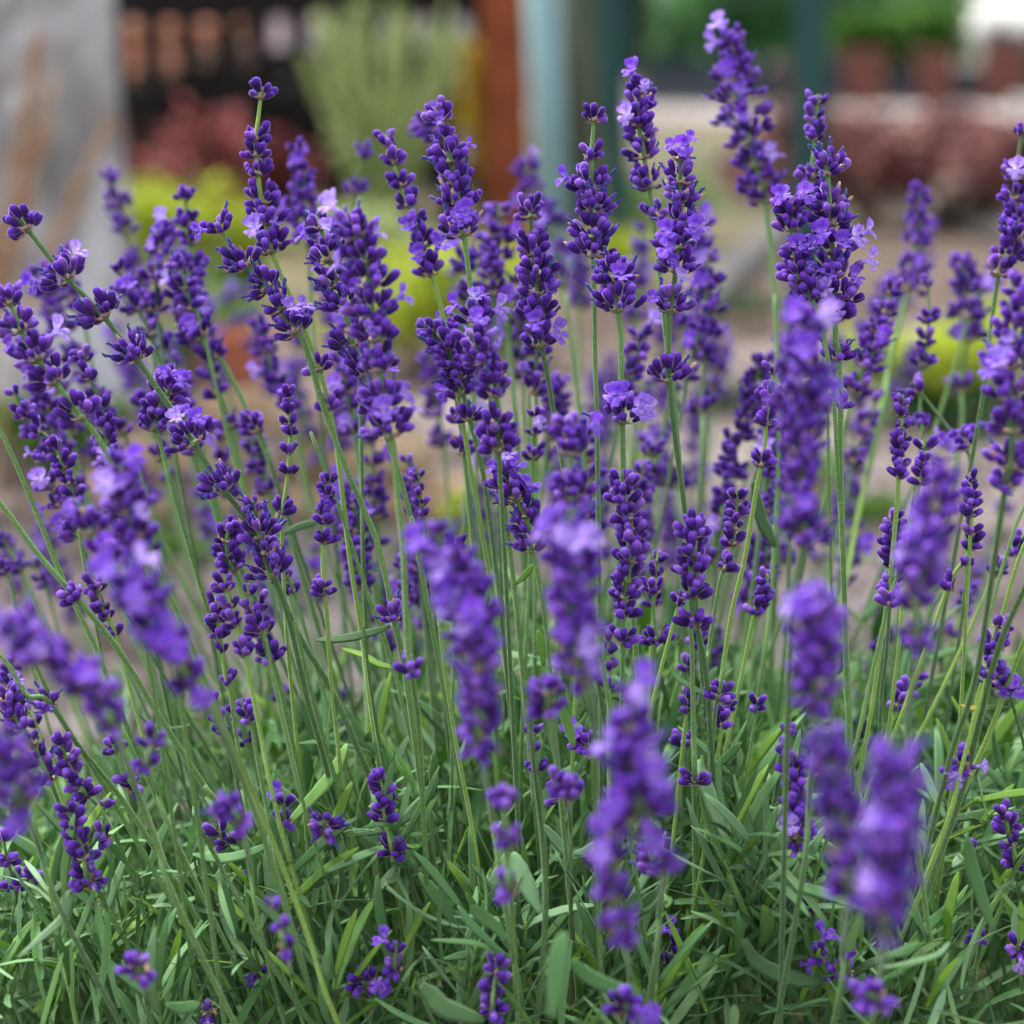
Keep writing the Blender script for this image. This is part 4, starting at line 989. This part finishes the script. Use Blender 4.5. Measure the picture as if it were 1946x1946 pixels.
ST("large blurred foreground spike left of the biggest one at lower right", .80, "1572,1402,82,0 1576,1449,96,0 1592,1500,96,0 1596,1543,100,0 1602,1590,90,0 1615,1645,90,0 1620,1690,80,0 1600,1800 1590,1920", 1.15)
ST("biggest blurred foreground spike at lower right, with a pale lilac flank", .78, "1706,1427,95,0 1700,1471,116,0 1698,1514,122,1 1700,1554,128,2 1690,1590,120,0 1684,1626,122,1 1688,1668,126,2 1682,1712,108,0 1685,1755,60,0 1688,1778,46,0 1670,1860 1655,1946", 1.15)
ST("sharp whorl with two lilac florets on a thick diagonal stem at lower right", .97, "1826,1455,66,3s 1833,1494 1800,1570 1760,1648 1730,1760 1699,1862 1680,1940", 1.7, STEM_D)
ST("small sharp bud spike beside the right edge low down", 1.0, "1909,1544,42,0c 1912,1568,50,0c 1922,1596,50,0c 1931,1637,46,0c 1931,1672 1890,1760 1840,1862 1800,1946", 1.2, STEM)
ST("lone bud at the tip of a leaf low at the right", 1.0, "1844,1614,26,0c 1850,1700 1838,1860", .8)
ST("pair of lilac florets on dark calyces low at the right of centre", .95, "1556,1815,44,2 1570,1846,36,0c 1626,1808,34,1 1612,1846,36,0c 1594,1866 1594,1940", 1.0)
ST("blurred violet blob at the bottom edge under the biggest foreground spike", .86, "1641,1888,64,0 1675,1898,66,0 1660,1940", .9)
ST("pair of tiny buds between crossing stems at the lower right", 1.0, "1848,1777,24,0c 1874,1784,26,0c 1862,1820 1840,1910", .8)
ST("lilac floret cut by the right edge near the bottom", .97, "1934,1800,50,2c 1940,1860", .8)
# bare stems that cross the right and left of the picture
bare = [("long green stem slanting from the right edge down to the bottom, foremost of its bundle", .93, "1990,1040 1946,1124 1895,1254 1826,1500 1770,1680 1700,1900", 1.6),
        ("long green stem of the right bundle, second from the front", .96, "1985,1130 1950,1230 1880,1400 1800,1560 1740,1720 1680,1920", 1.4),
        ("thin pale stem slanting inside the right bundle", 1.0, "1985,980 1946,1040 1900,1180 1860,1320 1822,1500", 1.1),
        ("thick dark stem at the right edge rising out of the lower leaves", .95, "1990,1560 1920,1660 1870,1760 1800,1900", 1.6),
        ("thin stem bending from the right edge behind the bundle", 1.08, "1980,900 1930,1000 1880,1160 1840,1330", 1.0),
        ("soft pale stem right of the pale teal post line, nearly vertical", 1.15, "1075,560 1090,700 1110,900 1140,1150", 1.2),
        ("soft stem crossing behind the central pale whorl, leaning right", 1.15, "958,600 972,700 985,860 1000,1060", 1.2),
        ("soft pale stem pair's left one below the tallest spike", 1.12, "1472,560 1480,700 1482,900 1470,1120 1440,1330", 1.2),
        ("soft pale stem pair's right one below the tallest spike", 1.14, "1490,560 1500,720 1510,900 1500,1120 1480,1340", 1.1),
        ("pale blurred stem behind the golden shrub side of the right spikes", 1.2, "1700,640 1670,800 1630,1000 1580,1200", 1.3),
        ("steep stem left of centre leaning right, in front of the slim sharp spike", 1.03, "590,820 640,960 700,1120 745,1260 790,1440", 1.0),
        ("steep sharp stem through the middle of the left leaning bundle", .98, "560,1180 590,1330 640,1500 700,1680", 1.2),
        ("foreground stem blurred across the lower left leaves", .87, "300,1460 380,1580 470,1740 560,1900", 1.2),
        ("foreground blurred stem right of the lower left one", .86, "380,1280 450,1440 530,1620 600,1800 640,1940", 1.2),
        ("sharp thin stem left of the bud spike low at centre left", 1.0, "690,1190 705,1330 730,1480 770,1640 820,1800", 1.0),
        ("thin sharp stem running past the lilac bud pair to the bottom centre", .97, "834,1180 846,1290 866,1420 895,1560 925,1750", 1.0),
        ("blurred stem below the three round whorls' right side", .88, "1000,1300 1010,1450 1035,1600 1045,1750 1020,1946", 1.3)]
for lb, d, sp, r in bare:
    ST(lb, d, sp, r, R.choice((STEM, STEM, STEM_D, STEM_Y)), group="bare lavender stems")

# softer stalks standing behind the sharp ones
rb = random.Random(23); SOFT = []
for i in range(150):
    d = rb.uniform(1.12, 1.48); x = rb.uniform(-40, 1990)
    y = rb.uniform(600, 1080) + (60 if 500 < x < 1500 else 0) if i < 70 else rb.uniform(430, 780) if i < 112 else rb.uniform(470, 960)
    if i >= 112: d = rb.uniform(1.07, 1.18); x = rb.uniform(-20, 1500)
    lean = (x - 973) / 973 * -.38 + rb.uniform(-.12, .12)
    n = rb.choice((3, 4, 4, 5, 6)); sp = 44 / d; w0 = rb.uniform(44, 70) / d
    toks = []; yy = y
    for k in range(n):
        w = w0 * (.75 if k == 0 else 1) * rb.uniform(.85, 1.15)
        toks.append("%.0f,%.0f,%.0f,%d" % (x + lean * -(yy - y) * -1, yy, w, 1 if rb.random() < .25 else 0)); yy += sp * rb.uniform(.75, 1.15) * (1.6 if k == n - 2 and rb.random() < .5 else 1)
    toks.append("%.0f,%.0f" % (x + lean * (yy + 180 - y), yy + 180)); toks.append("%.0f,%.0f" % (x + lean * (yy + 420 - y) * 1.1, yy + 420))
    SOFT.append((x, y, d, ' '.join(toks), rb.uniform(.9, 1.25), 500 + i))
MARKS = [(60, "the left edge's leaning stems"), (190, "the grey trunk's soft spike"), (320, "the golden shrub's soft spikes"), (440, "the tip-flowered right-leaning spike"), (550, "the slim seven-whorled spike"), (660, "the spent-tipped full spike"), (770, "the small whorls left of centre"), (880, "the sharp central spike"), (990, "the plump dark-whorled spike"), (1100, "the round-tipped necked stalk"), (1200, "the separate four-flowered whorl"), (1300, "the two-pale-tip spike"), (1420, "the tallest soft spike"), (1540, "the dark teal post's tall spikes"), (1660, "the slimmest fresh green stalks"), (1770, "the bright golden shrub's spikes"), (1950, "the right edge's spikes")]
RANK = ["highest", "second highest", "third highest", "fourth highest", "fifth highest", "sixth highest", "seventh highest", "eighth highest", "ninth highest", "tenth highest", "eleventh highest", "twelfth highest", "thirteenth highest", "fourteenth highest", "fifteenth highest", "sixteenth highest", "seventeenth highest", "eighteenth highest", "nineteenth highest", "twentieth highest"]
seen = {}
for x, y, d, sp, r, sd_ in sorted(SOFT, key=lambda q: q[1]):
    m = min(MARKS, key=lambda q: abs(q[0] - x)); k = seen.get(m[0], 0); seen[m[0]] = k + 1
    ST("%s blurred stalk behind %s" % (RANK[min(k, 19)], m[1]), d, sp, r, db=d * .98, group="blurred lavender stalks behind the sharp ones", sep=False, seed=sd_)

# slim low spikes standing in and just above the foliage
rl = random.Random(57); LOW = []
for i in range(40):
    d = rl.choice((rl.uniform(.96, 1.06), rl.uniform(1.06, 1.22))); x = rl.uniform(-20, 1970); y = rl.uniform(980, 1380)
    lean = (x - 973) / 973 * -.42 + rl.uniform(-.14, .14); n = rl.choice((1, 2, 3, 4)); yy = y; toks = []
    for k in range(n):
        toks.append("%.0f,%.0f,%.0f,0c" % (x + lean * (yy - y), yy, rl.uniform(32, 50) / d)); yy += rl.uniform(22, 36) / d * (1.7 if k == n - 2 and rl.random() < .4 else 1)
    for q in (130, 330): toks.append("%.0f,%.0f" % (x + lean * (yy + q - y), yy + q))
    LOW.append((y, x, d, ' '.join(toks), rl.uniform(.8, 1.0), 900 + i))
seen = {}
for y, x, d, sp, r, sd_ in sorted(LOW):
    m = min(MARKS, key=lambda q: abs(q[0] - x)); k = seen.get(m[0], 0); seen[m[0]] = k + 1
    ST("%s small low spike beneath %s" % (RANK[min(k, 19)], m[1]), d, sp, r, STEM_Y if r > .9 else STEM, db=d, group="slim low spikes above the foliage", sep=False, seed=sd_)

# leaves traced from the photograph
LF("742,1190 700,1203 650,1213 598,1216", 22, LEAF_D); LF("756,1270 720,1262 690,1245 651,1232", 18, LEAF_B)
LF("801,1268 830,1262 852,1275 870,1290", 16, LEAF_D); LF("656,1590 730,1575 790,1540 820,1500 831,1472", 22, LEAF_D)
LF("547,1565 590,1520 635,1465 659,1413", 32, LEAF); LF("1350,1322 1335,1318 1305,1300 1285,1285 1275,1266", 16, LEAF_D)
LF("1377,1322 1420,1312 1455,1292 1481,1267", 9, LEAF); LF("1262,1404 1290,1375 1320,1345 1336,1318", 24, LEAF_D)
LF("920,1548 870,1535 830,1520 790,1490 772,1450", 20, LEAF); LF("1029,1735 1010,1700 990,1660 975,1619", 36, LEAF)
LF("1133,1600 1091,1626 1060,1600 1033,1568", 24, LEAF); LF("1091,1626 1115,1625 1132,1608", 12, LEAF_D)
LF("779,1666 800,1680 823,1681 855,1668 881,1645", 22, LEAF_D); LF("968,1790 940,1760 915,1740 895,1721", 26, LEAF)
LF("964,1818 930,1790 895,1755 870,1720", 16, LEAF); LF("1048,1934 1055,1880 1062,1820 1073,1771", 42, LEAF, .85)
LF("1218,1887 1180,1878 1145,1869 1110,1850 1087,1826", 32, LEAF, .9); LF("939,1815 920,1798 881,1790 819,1786", 12, LEAF)
LF("776,1847 800,1853 850,1860 917,1858", 9, STEM_Y); LF("800,1870 820,1890 845,1916 920,1940", 40, LEAF_D, .93)
LF("1496,1692 1470,1620 1450,1560 1440,1500", 30, LEAF_D); LF("1413,1785 1440,1830 1500,1858 1565,1865", 34, LEAF_D, .94)
LF("1420,1800 1400,1820 1340,1850 1293,1876", 26, LEAF); LF("1771,1750 1790,1735 1820,1710 1840,1681", 10, LEAF)
LF("1667,1840 1720,1832 1780,1815 1805,1790", 11, LEAF); LF("1699,1945 1760,1935 1826,1913 1851,1876", 14, LEAF)
LF("1681,1818 1720,1808 1750,1793", 20, LEAF); LF("1916,1344 1880,1345 1850,1346 1826,1340", 16, LEAF_Y)
LF("543,1449 520,1430 500,1398 470,1350 435,1300", 20, LEAF_B); LF("545,1445 515,1410 504,1366", 14, LEAF_B)
LF("518,1601 480,1618 435,1630 400,1630 366,1623", 24, LEAF); LF("264,1358 285,1378 308,1384 340,1382 373,1373", 9, LEAF_D)
LF("91,1934 120,1890 152,1858 175,1820 185,1768", 14, LEAF_D); LF("438,1946 436,1900 440,1850 445,1800", 26, LEAF)
LF("315,1909 350,1915 380,1905", 26, LEAF, .93); LF("36,1818 80,1780 120,1742 130,1692", 18, LEAF, .93)
LF("1431,913 1438,950 1449,990 1474,1040", 26, LEAF_D, 1.06); LF("1572,1060 1620,1062 1677,1055", 14, LEAF_B)
LF("1335,1215 1405,1232 1430,1250 1449,1272", 22, LEAF_D); LF("530,1018 570,1000 609,990", 16, LEAF_D, 1.08)
LF("1033,1265 1030,1230 1022,1196", 18, LEAF_B, 1.02); LF("978,1112 1000,1090 1015,1073", 16, LEAF_B)
LF("1350,1460 1380,1440 1410,1410", 18, LEAF); LF("1890,1770 1870,1720 1846,1640 1838,1590", 26, LEAF, .93)
LF("1800,1560 1775,1510 1750,1450", 22, LEAF); LF("660,1470 700,1400 720,1330 735,1290", 22, LEAF, 1.12)
LF("1640,1180 1680,1120 1700,1060", 26, LEAF, 1.12); LF("1090,1420 1080,1380 1062,1330", 22, LEAF, .95)

# ------------------------------------------------------------------ leafy shoots and the mass of foliage at the foot
def ztop(x, y):
    c = .41 - .10 * ((y - 1.13) / .3) ** 2 if y < 1.13 else .41 - .14 * ((y - 1.13) / .3) ** 2
    return c - .05 * (x / .35) ** 2 - (.05 * min(1.4, -x / .25) if x < 0 and y > 1.0 else 0) + .012 * math.sin(x * 31 + y * 17) + .012 * math.sin(x * 17 - y * 29)
def shoot(pos, axis, h, n, label, group, rr, sc=1.0):
    base = pos - axis * h
    root = empty("leafy_shoot", base); tag(root, label, "leafy shoot", group)
    side = axis.cross(Vector((0, 0, 1))); side = side if side.length > .05 else Vector((1, 0, 0)); side.normalize()
    bend = side * rr.uniform(-.006, .006)
    ctrl = [Vector((0, 0, 0)), axis * h * .5 + bend, axis * h]
    path = catmull(ctrl, 4); mb = MB()
    v, f, t = tube(path, [.0013 * (1 - .5 * i / len(path)) for i in range(len(path))], 6); mb.add(v, f, 0, t, rr.random()); mb.build("stem", [STEM_Y if rr.random() < .5 else STEM], root)
    az = rr.uniform(0, 6.28)
    q0 = Vector((0, 0, 1)).rotation_difference(axis).to_matrix().to_4x4()
    for k in range(n):
        u = (k // 2 + .6) / (n / 2); u = min(1, .28 + .72 * u); p = axis * h * u + bend * math.sin(math.pi * u)
        a = az + (k % 2) * math.pi + (k // 2) * 1.57 + rr.uniform(-.35, .35)
        el = math.radians(rr.uniform(30, 72) * (1 - .55 * u) + 8)
        s = sc * rr.uniform(.75, 1.2) * (1 if u < .85 else .7)
        o = bpy.data.objects.new("leaf", LEAFM[rr.randrange(10)]); link(o, root)
        o.matrix_basis = Matrix.Translation(p) @ q0 @ Matrix.Rotation(a, 4, 'Z') @ Matrix.Rotation(math.pi / 2 - el, 4, 'X') @ Matrix.Scale(s, 4)
    return root
hero = [(1391, 1560, .975, 92, "upright rosette of narrow pale leaves, the clearest leafy shoot at the lower right"), (1140, 1720, .965, 60, "leafy shoot right of the long centre stem near the bottom"), (905, 1800, .955, 60, "leafy shoot with soft grey leaves at the bottom centre"), (640, 1850, .95, 50, "leafy shoot at the bottom left of centre under the spent whorl"), (1580, 1790, .96, 50, "leafy shoot under the knobbly soft spike"), (300, 1830, .955, 50, "leafy shoot at the lower left near the star shaped buds"), (1250, 1860, .95, 50, "leafy shoot at the bottom right of centre"), (1800, 1780, .97, 50, "leafy shoot beneath the thick diagonal stem at lower right")]
rs = random.Random(91)
for px, py, d, hpx, lb in hero:
    p = P(px, py, d); shoot(p, Vector((rs.uniform(-.1, .1), rs.uniform(-.15, .05), 1)).normalized(), .07, 16, lb, "leafy shoots at the foot of the plant", rs, 1.05)
for i in range(290):
    y = .9 + .8 * rs.random() ** 1.25; x = rs.uniform(-.29, .29) * y / .95
    z = ztop(x, y) + rs.uniform(-.03, .028)
    ax = Vector((x * .7 + rs.gauss(0, .32), (y - 1.25) * .8 + rs.gauss(0, .3), 1)).normalized()
    shoot(Vector((x, y, z)), ax, rs.uniform(.045, .085), rs.choice((8, 8, 10, 12)), "grey green leafy lavender shoot in the mass below the flower stalks", "leafy shoots in the mass of foliage", rs, rs.uniform(.8, 1.15))
def foliage_mass(n):
    mbs = [MB(), MB(), MB()]
    for i in range(n):
        y = rs.uniform(.86, 1.72); x = rs.uniform(-.34, .34) * y / .95
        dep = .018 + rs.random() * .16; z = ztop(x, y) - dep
        if z < .02: continue
        L = rs.uniform(.028, .055); w = rs.uniform(.0026, .0044)
        el = rs.uniform(.1, 1.5); az = rs.uniform(0, 6.28)
        d0 = Vector((math.cos(az) * math.cos(el), math.sin(az) * math.cos(el), math.sin(el)))
        cu = rs.uniform(-.5, .45); up = Vector((rs.gauss(0, .5), rs.gauss(0, .5), 1)).normalized()
        side = d0.cross(up).normalized(); nz = side.cross(d0)
        v = []; N = 5
        for j in range(N + 1):
            u = j / N; c = Vector((x, y, z)) + d0 * L * u + nz * (cu * L * u * u)
            ww = w / 2 * (.5 + .5 * math.sin(min(1, u / .55) * 1.57)) * (1 if u < .7 else math.sqrt(max(.02, 1 - ((u - .7) / .31) ** 2)))
            v += [c - side * ww + nz * ww * .35, c, c + side * ww + nz * ww * .35]
        f = []
        for j in range(N):
            a = j * 3; f += [(a, a + 1, a + 4, a + 3), (a + 1, a + 2, a + 5, a + 4)]
        mbs[(0 if rs.random() < .72 else 2 if rs.random() < .3 else 1) if dep < .05 else (1 if rs.random() < .75 else 0)].add(v, f, 0, None, rs.random())  # deep leaves mostly take the dark green, painting shade into the gaps
    # the twiggy green stems inside the clump
    for i in range(420):
        y = rs.uniform(.88, 1.7); x = rs.uniform(-.33, .33) * y / .95; zt = ztop(x, y) - rs.uniform(.0, .08)
        if zt < .05: continue
        dx = x * .25 + rs.gauss(0, .02); dy = (y - 1.25) * .25 + rs.gauss(0, .02)
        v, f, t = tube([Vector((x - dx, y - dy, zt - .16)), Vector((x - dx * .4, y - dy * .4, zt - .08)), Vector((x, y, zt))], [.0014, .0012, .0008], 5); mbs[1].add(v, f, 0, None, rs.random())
    for mb, m, lb in zip(mbs, (LEAF, LEAF_D, LEAF_B), ("mass of narrow grey green lavender leaves filling the plant's foot", "green leaves and twigs deep in the lavender clump, coloured dark to suggest shade", "scattered fresh bright green leaves in the lavender clump")):
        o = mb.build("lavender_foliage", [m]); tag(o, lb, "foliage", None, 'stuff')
foliage_mass(13000)
